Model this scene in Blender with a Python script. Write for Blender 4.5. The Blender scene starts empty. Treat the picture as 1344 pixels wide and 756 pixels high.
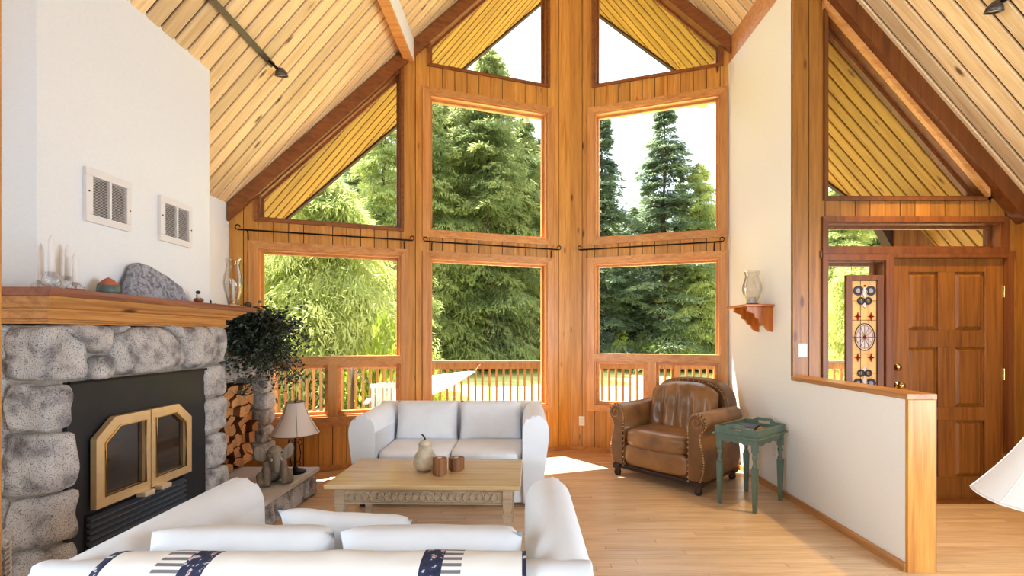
import bpy, bmesh, math, random
import numpy as np
from mathutils import Vector, Matrix, noise
R = random.Random(7)
PI = math.pi
SC = bpy.context.scene
COL = SC.collection
# ------------------------------------------------------------------ camera
F, VX, VY, EYE = 620.0, 686.0, 440.0, 1.4          # photo pixels, metres
cam_d = bpy.data.cameras.new('camera'); cam = bpy.data.objects.new('camera', cam_d); COL.objects.link(cam)
cam.location = (0, 0, EYE); cam.rotation_euler = (PI/2, 0, 0)
cam_d.sensor_width = 36; cam_d.lens = F/1344*36
cam_d.shift_x = -(VX-672)/1344; cam_d.shift_y = (VY-378)/1344
cam_d.clip_start = .05; cam_d.clip_end = 500
SC.camera = cam
# ------------------------------------------------------------------ world, sun, added fill lights, exposure
W = bpy.data.worlds.new('world'); SC.world = W; W.use_nodes = True
bg = W.node_tree.nodes['Background']; bg.inputs[0].default_value = (.80, .90, 1.0, 1); bg.inputs[1].default_value = 1.25
def lamp(name, kind, loc, direction, energy, color, **kw):
    d = bpy.data.lights.new(name, kind); d.energy = energy; d.color = color
    for k, v in kw.items(): setattr(d, k, v)
    o = bpy.data.objects.new(name, d); COL.objects.link(o); o.location = loc
    o.rotation_euler = Vector(direction).to_track_quat('-Z', 'Y').to_euler()
    return o
lamp('sun', 'SUN', (0, 20, 30), (.32, -.37, -1), 14.5, (1, .97, .93), angle=.01)
lamp('added_fill_left', 'AREA', (-2.8, -1.3, 1.8), (1, -.1, .15), 190, (.68, .85, 1), shape='RECTANGLE', size=2.8, size_y=2.2)  # added area fill out of view; the left wall has no window here
lamp('added_fill_right', 'AREA', (4.05, .5, 1.6), (-1, .12, .12), 165, (.70, .86, 1), shape='RECTANGLE', size=2.8, size_y=2.2)  # second added fill from the entry side, no window opening behind it
SC.view_settings.view_transform = 'Standard'; SC.view_settings.look = 'None'
SC.view_settings.gamma = 1; SC.view_settings.use_curve_mapping = False
SC.view_settings.exposure = 0.95
# ------------------------------------------------------------------ materials
def lin(c):
    return tuple(((v/255)/12.92 if v/255 <= .04045 else ((v/255+.055)/1.055)**2.4) for v in c) + (1,)
MATS = {}
class NT:
    def __init__(s, name):
        s.m = bpy.data.materials.new(name); s.m.use_nodes = True; s.t = s.m.node_tree
        s.b = s.t.nodes['Principled BSDF']; s.out = s.t.nodes['Material Output']; MATS[name] = s.m
    def n(s, typ, **kw):
        nd = s.t.nodes.new(typ)
        for k, v in kw.items():
            if k.startswith('i_'):
                key = k[2:]; key = int(key) if key.isdigit() else key.replace('_', ' ')
                nd.inputs[key].default_value = v
            else: setattr(nd, k, v)
        return nd
    def l(s, a, b): s.t.links.new(a, b)
    def ramp(s, fac, stops):
        r = s.n('ShaderNodeValToRGB'); e = r.color_ramp.elements
        while len(e) < len(stops): e.new(.5)
        for q, (p, c) in zip(e, stops): q.position = p; q.color = c
        s.l(fac, r.inputs[0]); return r.outputs[0]
    def mix(s, fac, a, b, typ='MIX'):
        x = s.n('ShaderNodeMix', data_type='RGBA', blend_type=typ)
        for sock, v in ((x.inputs[0], fac), (x.inputs[6], a), (x.inputs[7], b)):
            if hasattr(v, 'is_linked') or isinstance(v, bpy.types.NodeSocket): s.l(v, sock)
            else: sock.default_value = v
        return x.outputs[2]
    def coord(s, scale=(1, 1, 1), rand=True):
        tc = s.n('ShaderNodeTexCoord'); v = tc.outputs['Object']
        if rand:
            oi = s.n('ShaderNodeObjectInfo')
            mu = s.n('ShaderNodeVectorMath', operation='SCALE'); mu.inputs[0].default_value = (37, 91, 53); s.l(oi.outputs['Random'], mu.inputs['Scale'])
            ad = s.n('ShaderNodeVectorMath', operation='ADD'); s.l(v, ad.inputs[0]); s.l(mu.outputs[0], ad.inputs[1]); v = ad.outputs[0]
        mp = s.n('ShaderNodeMapping'); mp.inputs['Scale'].default_value = scale; s.l(v, mp.inputs[0]); return mp.outputs[0]
    def bump(s, h, strength=.3, dist=.01):
        b = s.n('ShaderNodeBump'); b.inputs['Strength'].default_value = strength; b.inputs['Distance'].default_value = dist
        s.l(h, b.inputs['Height']); s.l(b.outputs[0], s.b.inputs['Normal'])
def plain(name, rgb, rough=.5, metal=0, var=0, bump=0, bscale=60, **kw):
    t = NT(name); t.b.inputs['Base Color'].default_value = lin(rgb); t.b.inputs['Roughness'].default_value = rough; t.b.inputs['Metallic'].default_value = metal
    if var or bump:
        nz = t.n('ShaderNodeTexNoise', i_Scale=bscale, i_Detail=5.0); t.l(t.coord(), nz.inputs['Vector'])
        if var:
            a = lin([v*(1-var) for v in rgb]); b = lin([min(255, v*(1+var*.5)) for v in rgb])
            t.l(t.ramp(nz.outputs[0], [(.3, a), (.7, b)]), t.b.inputs['Base Color'])
        if bump: t.bump(nz.outputs[0], bump, .01)
    for k, v in kw.items(): t.b.inputs[k.replace('_', ' ')].default_value = v
    return t
def wood(name, light, dark, axis='Z', rough=.42, knots=True, knotc=(95, 48, 18), vary=.16, grain=1.0):
    t = NT(name); t.b.inputs['Roughness'].default_value = rough
    ax = 'XYZ'.index(axis)
    sc = [16*grain]*3; sc[ax] = .9
    v = t.coord(tuple(sc))
    nz = t.n('ShaderNodeTexNoise', i_Scale=1.6, i_Detail=6.0, i_Distortion=.7); t.l(v, nz.inputs['Vector'])
    c = t.ramp(nz.outputs[0], [(.28, lin(dark)), (.5, lin([(a*2+b)/3 for a, b in zip(light, dark)])), (.72, lin(light))])
    sc2 = [60*grain]*3; sc2[ax] = 3
    n2 = t.n('ShaderNodeTexNoise', i_Scale=1.5, i_Detail=3.0); t.l(t.coord(tuple(sc2)), n2.inputs['Vector'])
    f2 = t.ramp(n2.outputs[0], [(.35, (.90, .88, .84, 1)), (.62, (1.03, 1.03, 1.03, 1))])
    c = t.mix(1.0, c, f2, 'MULTIPLY')
    if knots:
        sk = [6.0]*3; sk[ax] = 1.9
        vo = t.n('ShaderNodeTexVoronoi', i_Scale=1.0); t.l(t.coord(tuple(sk)), vo.inputs['Vector'])
        k = t.ramp(vo.outputs['Distance'], [(.06, (1, 1, 1, 1)), (.13, (0, 0, 0, 1))])
        c = t.mix(k, c, lin(knotc))
    oi = t.n('ShaderNodeObjectInfo'); hs = t.n('ShaderNodeHueSaturation')
    mr = t.n('ShaderNodeMapRange'); mr.inputs[3].default_value = 1-vary; mr.inputs[4].default_value = 1+vary*.7; t.l(oi.outputs['Random'], mr.inputs[0])
    t.l(mr.outputs[0], hs.inputs['Value']); t.l(c, hs.inputs['Color']); t.l(hs.outputs[0], t.b.inputs['Base Color'])
    t.bump(n2.outputs[0], .12, .004)
    return t
wood('pine_ceiling', (244, 212, 164), (224, 182, 130), 'X', .5, vary=.2)
wood('soffit_shaded', (190, 146, 52), (152, 106, 28), 'X', .6)  # ceiling boards carried outside; shade under the overhang is put into this colour
wood('pine_wall', (224, 160, 76), (188, 118, 42), 'Z', .38)
wood('pine_casing', (228, 164, 96), (198, 126, 62), 'X', .35, knots=False)
wood('pine_casing_upright', (228, 164, 96), (198, 126, 62), 'Z', .35, knots=False)
wood('rake_brown', (156, 92, 42), (112, 60, 24), 'X', .45, knots=False)
wood('trim_oak', (206, 150, 92), (168, 108, 58), 'Y', .4, knots=False)
wood('oak_floor', (232, 196, 156), (212, 170, 126), 'X', .26, knots=False, vary=.09)
wood('mantel_top', (160, 98, 66), (112, 60, 38), 'Y', .35, knots=False)
wood('mantel_pine', (226, 164, 96), (188, 120, 58), 'Y', .35)
wood('entry_pine', (164, 108, 42), (126, 78, 26), 'Z', .4)
wood('entry_trim', (128, 70, 24), (92, 46, 14), 'Z', .4, knots=False)
wood('door_oak', (142, 86, 28), (98, 54, 13), 'Z', .32, knots=False, grain=1.4, vary=.12)
wood('table_top', (220, 190, 142), (198, 162, 112), 'X', .25, knots=False)
wood('table_wash', (198, 174, 144), (170, 144, 116), 'X', .5, knots=False)
wood('shelf_cherry', (214, 122, 40), (170, 84, 22), 'Z', .35, knots=False)
wood('log_side', (150, 86, 44), (96, 50, 24), 'X', .8, knots=False, vary=.3)
wood('log_end', (226, 168, 108), (184, 118, 66), 'X', .8, knots=False, vary=.25, grain=2)
wood('block_wood', (168, 112, 66), (104, 60, 30), 'Z', .6, knots=False)
wood('deck_board', (176, 150, 122), (140, 112, 88), 'X', .7, knots=False)
wood('railing_cedar', (196, 138, 76), (152, 96, 46), 'Z', .6, knots=False)
wood('carved_grey', (164, 148, 130), (120, 104, 88), 'Z', .7, knots=False)
wood('trunk_bark', (104, 84, 66), (62, 48, 38), 'Z', .9, knots=False)
plain('white_wall', (240, 241, 243), .6, var=.012, bump=.03, bscale=90)
plain('cream_wall', (244, 239, 231), .6, var=.012, bump=.03, bscale=90)
plain('beige_wall', (214, 190, 166), .6, var=.02)
plain('white_plastic', (240, 236, 230), .4)
plain('vent_white', (236, 230, 226), .45)
plain('duct_dark', (70, 62, 66), .8)
plain('vent_shadow', (150, 142, 142), .7)
plain('groove_dark', (44, 22, 9), .9)
plain('slipcover', (238, 240, 245), .85, bump=.14, bscale=7, var=.015)
plain('cushion_white', (237, 238, 242), .85, bump=.25, bscale=9, var=.02)
plain('black_iron', (22, 21, 21), .45, .6, bump=.1)
plain('grille_grey', (92, 96, 104), .4, .4)
plain('insert_black', (44, 45, 48), .5, .3, var=.08, bscale=9)
plain('brass', (240, 204, 150), .3, .55, var=.03, bscale=20)
plain('bright_brass', (220, 190, 120), .2, 1)
plain('brass_pale', (226, 206, 176), .35, .4)
plain('fire_glass', (52, 40, 32), .08, .0, var=.25, bscale=4, Coat_Weight=.6)
plain('mortar', (176, 164, 150), .95, var=.12, bump=.4, bscale=50)
plain('hearth_slab', (214, 208, 202), .35, var=.06, bscale=14)
plain('green_paint', (96, 116, 102), .42, var=.06, bscale=30)
plain('dark_wood', (52, 34, 26), .3, var=.1)
plain('nailhead', (206, 168, 124), .3, .6)
plain('lamp_fabric', (214, 194, 180), .8, bump=.1, bscale=120)
plain('lamp_fabric_bright', (250, 240, 232), .8, bump=.06, bscale=120)
plain('shade_trim', (120, 92, 70), .8)
plain('candle_wax', (240, 232, 226), .45)
plain('gourd', (206, 188, 160), .55, var=.16, bscale=14, bump=.1)
plain('gourd_stem', (44, 32, 24), .6)
plain('plant_leaf', (44, 58, 44), .5, var=.3, bscale=12)
plain('plant_leaf_pale', (104, 120, 100), .45, var=.2, bscale=12)
plain('plant_stem', (92, 64, 44), .8)
plain('planter_dark', (58, 46, 40), .7)
plain('track_metal', (92, 84, 80), .4, .7)
plain('lens_white', (250, 240, 225), .3)
plain('floor_grille', (60, 44, 30), .5, .4)
plain('agate_green', (96, 112, 104), .4, var=.2, bscale=14)
plain('agate_red', (176, 92, 58), .4, var=.2, bscale=14)
plain('bird_black', (24, 24, 28), .5)
plain('bird_white', (230, 226, 220), .5)
plain('bird_brown', (140, 84, 58), .5)
plain('book_navy', (46, 54, 84), .5)
plain('book_tan', (196, 160, 120), .6)
plain('book_paper', (226, 216, 200), .8)
plain('rope_steel', (220, 214, 206), .35, .5)
plain('wicker_white', (204, 204, 198), .6)
plain('hammock_white', (250, 248, 244), .8)
plain('lead', (46, 46, 50), .5, .5)
plain('fascia_dark', (70, 46, 30), .7)
plain('roof_shingle', (90, 84, 80), .9)
plain('porch_sage', (168, 180, 130), .6)
plain('moss_rock', (150, 138, 116), .9, var=.2, bscale=4, bump=.4)
# leather
t = plain('leather', (146, 102, 60), .3, var=.22, bump=.10, bscale=5)
t = plain('leather_dark', (122, 82, 48), .35, var=.18, bump=.10, bscale=6)
# granite stones, speckled
t = NT('granite'); v = t.coord()
n1 = t.n('ShaderNodeTexNoise', i_Scale=9.0, i_Detail=4.0); t.l(v, n1.inputs['Vector'])
n2 = t.n('ShaderNodeTexNoise', i_Scale=190.0, i_Detail=3.0); t.l(v, n2.inputs['Vector'])
n3 = t.n('ShaderNodeTexNoise', i_Scale=34.0, i_Detail=6.0); t.l(v, n3.inputs['Vector'])
c = t.ramp(n1.outputs[0], [(.32, lin((122, 114, 114))), (.50, lin((200, 193, 188))), (.75, lin((222, 215, 209)))])
sp = t.ramp(n2.outputs[0], [(.37, (0.16, .16, .17, 1)), (.46, (1, 1, 1, 1))])
c = t.mix(.85, c, sp, 'MULTIPLY'); t.l(c, t.b.inputs['Base Color']); t.b.inputs['Roughness'].default_value = .9
t.bump(n3.outputs[0], .7, .02)
t = NT('slate'); v = t.coord()
n1 = t.n('ShaderNodeTexNoise', i_Scale=24.0, i_Detail=8.0, i_Distortion=1.5); t.l(v, n1.inputs['Vector'])
t.l(t.ramp(n1.outputs[0], [(.35, lin((96, 98, 112))), (.6, lin((172, 172, 182)))]), t.b.inputs['Base Color']); t.b.inputs['Roughness'].default_value = .7; t.bump(n1.outputs[0], .8, .02)
# thin glass: see-through with a fresnel sheen
def glass(name, tint, sheen, edge=None):
    t = NT(name); tr = t.n('ShaderNodeBsdfTransparent'); tr.inputs[0].default_value = tint
    gl = t.n('ShaderNodeBsdfGlossy'); gl.inputs['Roughness'].default_value = .02
    lw = t.n('ShaderNodeLayerWeight', i_Blend=.12 if edge is None else edge); mx = t.n('ShaderNodeMixShader')
    mu = t.n('ShaderNodeMath', operation='MULTIPLY'); mu.inputs[1].default_value = sheen
    t.l(lw.outputs['Fresnel' if edge is None else 'Facing'], mu.inputs[0]); t.l(mu.outputs[0], mx.inputs[0]); t.l(tr.outputs[0], mx.inputs[1]); t.l(gl.outputs[0], mx.inputs[2])
    t.l(mx.outputs[0], t.out.inputs['Surface'])
glass('window_glass', (.97, .985, .975, 1), .12)
glass('clear_glass', (.95, .95, .95, 1), .8, .5)
def tinted(name, rgb):
    t = NT(name); tr = t.n('ShaderNodeBsdfTranslucent'); tr.inputs[0].default_value = lin(rgb)
    df = t.n('ShaderNodeBsdfDiffuse'); df.inputs[0].default_value = lin(rgb); ts = t.n('ShaderNodeBsdfTransparent'); ts.inputs[0].default_value = lin(rgb)
    m1 = t.n('ShaderNodeMixShader'); m1.inputs[0].default_value = .4; t.l(tr.outputs[0], m1.inputs[1]); t.l(df.outputs[0], m1.inputs[2])
    m2 = t.n('ShaderNodeMixShader'); m2.inputs[0].default_value = .25; t.l(m1.outputs[0], m2.inputs[1]); t.l(ts.outputs[0], m2.inputs[2]); t.l(m2.outputs[0], t.out.inputs['Surface'])
tinted('amber_glass', (252, 222, 176)); tinted('ruby_glass', (190, 40, 24)); tinted('white_glass', (246, 244, 250)); tinted('slate_glass', (120, 122, 150)); tinted('yellow_glass', (240, 214, 120))
# foliage: leaf colour varies within and between plants; leaves let light through
def foliage(name, a, b, trans=.45, scale=.6):
    t = NT(name); nz = t.n('ShaderNodeTexNoise', i_Scale=scale, i_Detail=4.0); t.l(t.coord(), nz.inputs['Vector'])
    c = t.ramp(nz.outputs[0], [(.32, lin(a)), (.68, lin(b))])
    oi = t.n('ShaderNodeObjectInfo'); hs = t.n('ShaderNodeHueSaturation'); mr = t.n('ShaderNodeMapRange'); mr.inputs[3].default_value = .8; mr.inputs[4].default_value = 1.15
    t.l(oi.outputs['Random'], mr.inputs[0]); t.l(mr.outputs[0], hs.inputs['Value']); t.l(c, hs.inputs['Color'])
    df = t.n('ShaderNodeBsdfDiffuse'); tl = t.n('ShaderNodeBsdfTranslucent'); mx = t.n('ShaderNodeMixShader'); mx.inputs[0].default_value = trans
    t.l(hs.outputs[0], df.inputs[0]); t.l(hs.outputs[0], tl.inputs[0]); t.l(df.outputs[0], mx.inputs[1]); t.l(tl.outputs[0], mx.inputs[2]); t.l(mx.outputs[0], t.out.inputs['Surface'])
foliage('fir_needles', (116, 136, 114), (174, 186, 146), .55)
foliage('cedar_needles', (158, 170, 98), (222, 222, 156), .55)
foliage('hemlock_needles', (130, 146, 96), (200, 204, 138), .55)
foliage('shrub_leaves', (120, 150, 48), (206, 214, 96))
foliage('lawn_grass', (214, 212, 118), (242, 234, 164), .0, 1.2)
# striped throw (flat woven print, bands across its width)
t = NT('throw_weave'); tc = t.n('ShaderNodeTexCoord'); sx = t.n('ShaderNodeSeparateXYZ'); t.l(tc.outputs['Object'], sx.inputs[0])
def band(lo, hi):
    g = t.n('ShaderNodeMath', operation='GREATER_THAN'); g.inputs[1].default_value = lo; t.l(sx.outputs[0], g.inputs[0])
    h = t.n('ShaderNodeMath', operation='LESS_THAN'); h.inputs[1].default_value = hi; t.l(sx.outputs[0], h.inputs[0])
    m = t.n('ShaderNodeMath', operation='MULTIPLY'); t.l(g.outputs[0], m.inputs[0]); t.l(h.outputs[0], m.inputs[1]); return m.outputs[0]
THROW = t
nz = t.n('ShaderNodeTexNoise', i_Scale=45.0, i_Detail=2.0); t.l(tc.outputs['Object'], nz.inputs['Vector'])
navy = t.ramp(nz.outputs[0], [(.36, lin((28, 32, 58))), (.60, lin((46, 50, 78))), (.64, lin((214, 206, 204))), (.70, lin((196, 96, 74)))])
wv = t.n('ShaderNodeTexWave', wave_type='BANDS', bands_direction='DIAGONAL', i_Scale=1.0); mp = t.n('ShaderNodeMapping'); mp.inputs['Scale'].default_value = (0, 22, 22); t.l(tc.outputs['Object'], mp.inputs[0]); t.l(mp.outputs[0], wv.inputs['Vector'])
grey = t.ramp(wv.outputs[0], [(.45, lin((238, 230, 222))), (.6, lin((120, 112, 116)))])
c = None
base = lin((240, 232, 224))
c = t.mix(band(-.425, -.352), base, grey); c = t.mix(band(-.352, -.285), c, navy)
c = t.mix(band(.295, .355), c, navy); c = t.mix(band(.355, .408), c, grey)
c = t.mix(band(-.70, -.562), c, navy); c = t.mix(band(.573, .70), c, navy)
t.l(c, t.b.inputs['Base Color']); t.b.inputs['Roughness'].default_value = .9
n4 = t.n('ShaderNodeTexNoise', i_Scale=12.0); t.l(tc.outputs['Object'], n4.inputs['Vector']); t.bump(n4.outputs[0], .3, .01)

# ------------------------------------------------------------------ mesh helpers
class MB:
    """collects shapes into one mesh"""
    def __init__(s): s.bm = bmesh.new()
    def box(s, lo, hi, bevel=0, seg=2, rot=None, smooth=False):
        lo, hi = Vector(lo), Vector(hi); c = (lo+hi)/2; d = hi-lo
        r = bmesh.ops.create_cube(s.bm, size=1); vs = r['verts']
        for v in vs: v.co = Vector((v.co.x*d.x, v.co.y*d.y, v.co.z*d.z))
        if bevel:
            es = list({e for v in vs for e in v.link_edges})
            g = bmesh.ops.bevel(s.bm, geom=es, offset=bevel, segments=seg, profile=.5, affect='EDGES')
            vs = list({v for f in g['faces'] for v in f.verts} | {v for v in vs if v.is_valid})
        for v in vs:
            v.co = (rot @ v.co if rot else v.co) + c
        if smooth:
            for f in {f for v in vs for f in v.link_faces}: f.smooth = True
        return s
    def hexa(s, p):   # 8 points: bottom loop 4, top loop 4
        v = [s.bm.verts.new(q) for q in p]
        for f in ((3, 2, 1, 0), (4, 5, 6, 7), (0, 1, 5, 4), (1, 2, 6, 5), (2, 3, 7, 6), (3, 0, 4, 7)): s.bm.faces.new([v[i] for i in f])
        return s
    def prism(s, pts, fn, a, b, bevel=0, smooth=False, seg=2):
        """2D outline pts swept from a to b; fn(u,v,w)->xyz"""
        va = [s.bm.verts.new(fn(u, v, a)) for u, v in pts]; vb = [s.bm.verts.new(fn(u, v, b)) for u, v in pts]
        fa = s.bm.faces.new(va[::-1]); fb = s.bm.faces.new(vb); n = len(pts); side = []
        for i in range(n): side.append(s.bm.faces.new((va[i], va[(i+1) % n], vb[(i+1) % n], vb[i])))
        if bevel:
            bmesh.ops.bevel(s.bm, geom=list(set(list(fa.edges)+list(fb.edges))), offset=bevel, segments=seg, profile=.5, affect='EDGES')
        if smooth:
            for f in s.bm.faces:
                if len(f.verts) <= 4: f.smooth = True
        return s
    def lathe(s, prof, c=(0, 0, 0), seg=24, sx=1, sy=1, fn=None):
        rings = []
        for r, z in prof:
            ring = []
            for k in range(seg):
                a = 2*PI*k/seg; p = Vector((r*math.cos(a)*sx, r*math.sin(a)*sy, z))
                ring.append(s.bm.verts.new((fn(p) if fn else p)+Vector(c)))
            rings.append(ring)
        for A, B in zip(rings, rings[1:]):
            for k in range(seg):
                f = s.bm.faces.new((A[k], A[(k+1) % seg], B[(k+1) % seg], B[k])); f.smooth = True
        if prof[0][0] > 1e-4: s.bm.faces.new(rings[0][::-1])
        if prof[-1][0] > 1e-4: s.bm.faces.new(rings[-1])
        return s
    def tube(s, pts, r, seg=6, closed=False, rr=None):
        pts = [Vector(p) for p in pts]; n = len(pts); rings = []
        up = Vector((0, 0, 1))
        for i, p in enumerate(pts):
            if closed: d = pts[(i+1) % n]-pts[i-1]
            else: d = pts[min(i+1, n-1)]-pts[max(i-1, 0)]
            d.normalize(); a = d.cross(up)
            if a.length < .05: a = d.cross(Vector((1, 0, 0)))
            a.normalize(); b = a.cross(d)
            q = rr[i] if rr else r
            rings.append([s.bm.verts.new(p+a*math.cos(2*PI*k/seg)*q+b*math.sin(2*PI*k/seg)*q) for k in range(seg)])
        prs = list(zip(rings, rings[1:])) + ([(rings[-1], rings[0])] if closed else [])
        for A, B in prs:
            for k in range(seg):
                f = s.bm.faces.new((A[k], A[(k+1) % seg], B[(k+1) % seg], B[k])); f.smooth = True
        if not closed: s.bm.faces.new(rings[0][::-1]); s.bm.faces.new(rings[-1])
        return s
    def grid(s, fn, nu, nv, wrap_u=False, smooth=True):
        V = [[s.bm.verts.new(fn(i/nu, j/nv)) for j in range(nv+1)] for i in range(nu if wrap_u else nu+1)]
        for i in range(nu):
            for j in range(nv):
                i2 = (i+1) % len(V)
                f = s.bm.faces.new((V[i][j], V[i2][j], V[i2][j+1], V[i][j+1])); f.smooth = smooth
        return s
    def blob(s, c, r, p=2.0, cuts=6, nz=0, nf=3, seed=0, rot=None, smooth=True):
        """superellipsoid of exponent p with noise"""
        c = Vector(c); tmp = bmesh.new(); bmesh.ops.create_cube(tmp, size=2)
        bmesh.ops.subdivide_edges(tmp, edges=tmp.edges[:], cuts=cuts, use_grid_fill=True)
        vm = {}
        for v in tmp.verts:
            q = Vector((math.tan(v.co.x*PI/4), math.tan(v.co.y*PI/4), math.tan(v.co.z*PI/4)))
            L = (abs(q.x)**p+abs(q.y)**p+abs(q.z)**p)**(1/p); q = q/L
            q = Vector((q.x*r[0], q.y*r[1], q.z*r[2]))
            if nz: q += q.normalized()*nz*noise.noise(q*nf+Vector((seed*7.3, seed*3.1, seed)))
            if rot: q = rot @ q
            vm[v.index] = s.bm.verts.new(q+c)
        for f in tmp.faces:
            g = s.bm.faces.new([vm[v.index] for v in f.verts]); g.smooth = smooth
        tmp.free(); return s
    def done(s, name, mat, parent=None, recentre=True, loc=None):
        bm = s.bm; bmesh.ops.recalc_face_normals(bm, faces=bm.faces[:])
        me = bpy.data.meshes.new(name)
        o = bpy.data.objects.new(name, me)
        if recentre and bm.verts:
            xs = [v.co for v in bm.verts]
            c = Vector([(min(p[i] for p in xs)+max(p[i] for p in xs))/2 for i in range(3)])
            for v in bm.verts: v.co -= c
            o.location = c
        bm.to_mesh(me); bm.free()
        for mm in (mat if isinstance(mat, (list, tuple)) else [mat]): me.materials.append(MATS[mm])
        COL.objects.link(o)
        if parent is not None: o.parent = parent
        return o
def tag(o, label=None, cat=None, group=None, kind=None):
    if label: o['label'] = label
    if cat: o['category'] = cat
    if group: o['group'] = group
    if kind: o['kind'] = kind
    return o
def thing(name, label, cat, loc=(0, 0, 0), rz=0, group=None, kind=None):
    o = bpy.data.objects.new(name, None); o.empty_display_size = .1; COL.objects.link(o)
    o.location = loc; o.rotation_euler = (0, 0, rz)
    return tag(o, label, cat, group, kind)
def copy_tree(o, parent=None):
    c = o.copy(); COL.objects.link(c)
    if parent is not None: c.parent = parent
    for ch in list(o.children): copy_tree(ch, c)
    return c
def at(px, py, Y): return Vector(((px-VX)/F*Y, Y, EYE+(VY-py)/F*Y))
XZ = lambda y0=0: (lambda u, v, w: Vector((u, w, v)))     # outline in x,z swept along y
YZ = lambda: (lambda u, v, w: Vector((w, u, v)))          # outline in y,z swept along x
XY = lambda: (lambda u, v, w: Vector((u, v, w)))          # outline in x,y swept along z
def catmull(pts, n=6, closed=False):
    P = [Vector(p) for p in pts]; out = []; N = len(P)
    for i in range(N if closed else N-1):
        g = (lambda k: P[k % N]) if closed else (lambda k: P[max(0, min(N-1, k))])
        p0, p1, p2, p3 = g(i-1), g(i), g(i+1), g(i+2)
        for k in range(n):
            t_ = k/n; out.append(.5*((2*p1)+(p2-p0)*t_+(2*p0-5*p1+4*p2-p3)*t_*t_+(3*p1-p0-3*p2+p3)*t_**3))
    if not closed: out.append(P[-1])
    return out
# ------------------------------------------------------------------ the house in figures
RX, RZ, PITCH = .57, 6.66, 1.155                 # ridge
PX, PY, SL = .58, 5.785, .34                     # prow point and how fast the glazed walls fall back
XL, XR, XE, YE = -2.87, 2.27, 4.15, 3.976        # left wall, white wall, entry side wall, entry wall
roof = lambda x: RZ-PITCH*abs(x-RX)
ESL = lambda x: .46 if x < RX else .53
edge = lambda x: 7.10-ESL(x)*abs(x-RX)              # roof edge over the deck
cA = 1/math.sqrt(1+SL*SL)
def WL(off, z, d): return Vector((PX-off-d*SL*cA, PY-SL*off+d*cA, z))   # left glazed wall; d outward
def WR(off, z, d): return Vector((PX+off+d*SL*cA, PY-SL*off+d*cA, z))
def WE(x, z, d): return Vector((x, YE+d, z))
# floor
fl = MB().box((-3.0, -3, -.20), (XE+.2, PY-.02, -.012)); f_o = fl.bm
floor = MB()
floor.prism([(-3.0, -3), (XE+.15, -3), (XE+.15, YE+.15), (2.45, YE+.15), (2.45, PY-SL*1.85), (PX, PY+.1), (XL-.13, PY-SL*3.5)], XY(), -.20, -.012)
floor = tag(floor.done('floor', 'oak_floor', recentre=False), 'oiled oak strip floor of narrow boards', 'floor', kind='structure')
fl.bm.free()
pitch_f = .058; y = 2.55; cnt = 0
while y < PY-.03 and cnt < 300:
    half = (PY+.0-y)/SL
    x0, x1 = max(-1.9, PX-half), min(XE, PX+half) if y > YE else XE
    if y > YE: x1 = min(x1, XR+.06)
    x = x0-R.random()*.9
    while x < x1:
        e = x+R.uniform(1.0, 2.1)
        a, b = max(x, x0), min(e, x1)
        if b-a > .05 and cnt < 300:
            MB().box((a+.0012, y+.0008, -.012), (b-.0012, y+pitch_f-.0008, 0)).done('floor_board', 'oak_floor', floor); cnt += 1
        x = e
    y += pitch_f
# ceiling: tongue-and-groove boards that run up the slope and out over the glazing as soffit
ceil = MB()
EL, ER = -3.35, 4.75
for sgn, xe in ((-1, EL), (1, ER)):
    pl = [(RX, -3), (RX, edge(RX)-.01), (xe, edge(xe)-.01), (xe, -3)]
    pts = [Vector((x_, y_, roof(x_)+.024)) for x_, y_ in pl]; up = [p+Vector((0, 0, .22)) for p in pts]
    ceil.hexa(pts+up)
ceil = tag(ceil.done('ceiling', 'groove_dark', recentre=False), 'vaulted pine board ceiling with dark grooves', 'ceiling', kind='structure')
bw = .120
for sgn, xe in ((-1, EL+.02), (1, ER-.02)):
    ln = math.hypot(1, PITCH)
    y = 1.2
    sl_ = .46 if sgn < 0 else .53; th = math.atan(PITCH); far = abs(xe-RX)
    while y < 7.05:
        y0, y1 = y+.0075, y+bw-.0075
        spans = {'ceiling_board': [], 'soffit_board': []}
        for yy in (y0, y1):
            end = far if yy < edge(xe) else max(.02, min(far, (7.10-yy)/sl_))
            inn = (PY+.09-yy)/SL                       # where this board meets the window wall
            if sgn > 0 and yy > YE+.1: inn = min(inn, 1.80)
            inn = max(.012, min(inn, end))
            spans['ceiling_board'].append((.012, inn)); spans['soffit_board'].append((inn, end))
        for nm, ((a0_, b0_), (a1_, b1_)) in spans.items():
            if max(b0_-a0_, b1_-a1_) < .03: continue
            b0_, b1_ = max(b0_, a0_+.002), max(b1_, a1_+.002)
            m = MB(); ch = .006; ym_ = (y0+y1)/2
            pts = [(a0_, y0), (b0_, y0), (b1_, y1), (a1_, y1)]; ins = [(a0_, y0+ch), (b0_, y0+ch), (b1_, y1-ch), (a1_, y1-ch)]
            # local x runs down the slope from the ridge
            v = [m.bm.verts.new(p) for p in [(a*ln, b-ym_, 0) for a, b in ins]+[(a*ln, b-ym_, .006) for a, b in pts]+[(a*ln, b-ym_, .02) for a, b in pts]]
            m.bm.faces.new(v[0:4]); m.bm.faces.new(v[8:12])
            for k in range(4):
                k2 = (k+1) % 4
                m.bm.faces.new((v[k], v[k2], v[4+k2], v[4+k])); m.bm.faces.new((v[4+k], v[4+k2], v[8+k2], v[8+k]))
            o = m.done(nm, 'pine_ceiling' if nm[0] == 'c' else 'soffit_shaded', ceil, recentre=False)
            if sgn > 0: o.rotation_euler = (0, th, 0)
            else: o.matrix_world = Matrix(((-math.cos(th), 0, -math.sin(th), 0), (0, 1, 0, 0), (-math.sin(th), 0, math.cos(th), 0), (0, 0, 0, 1)))
            o.location = (RX, ym_, RZ)
        y += bw
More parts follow.
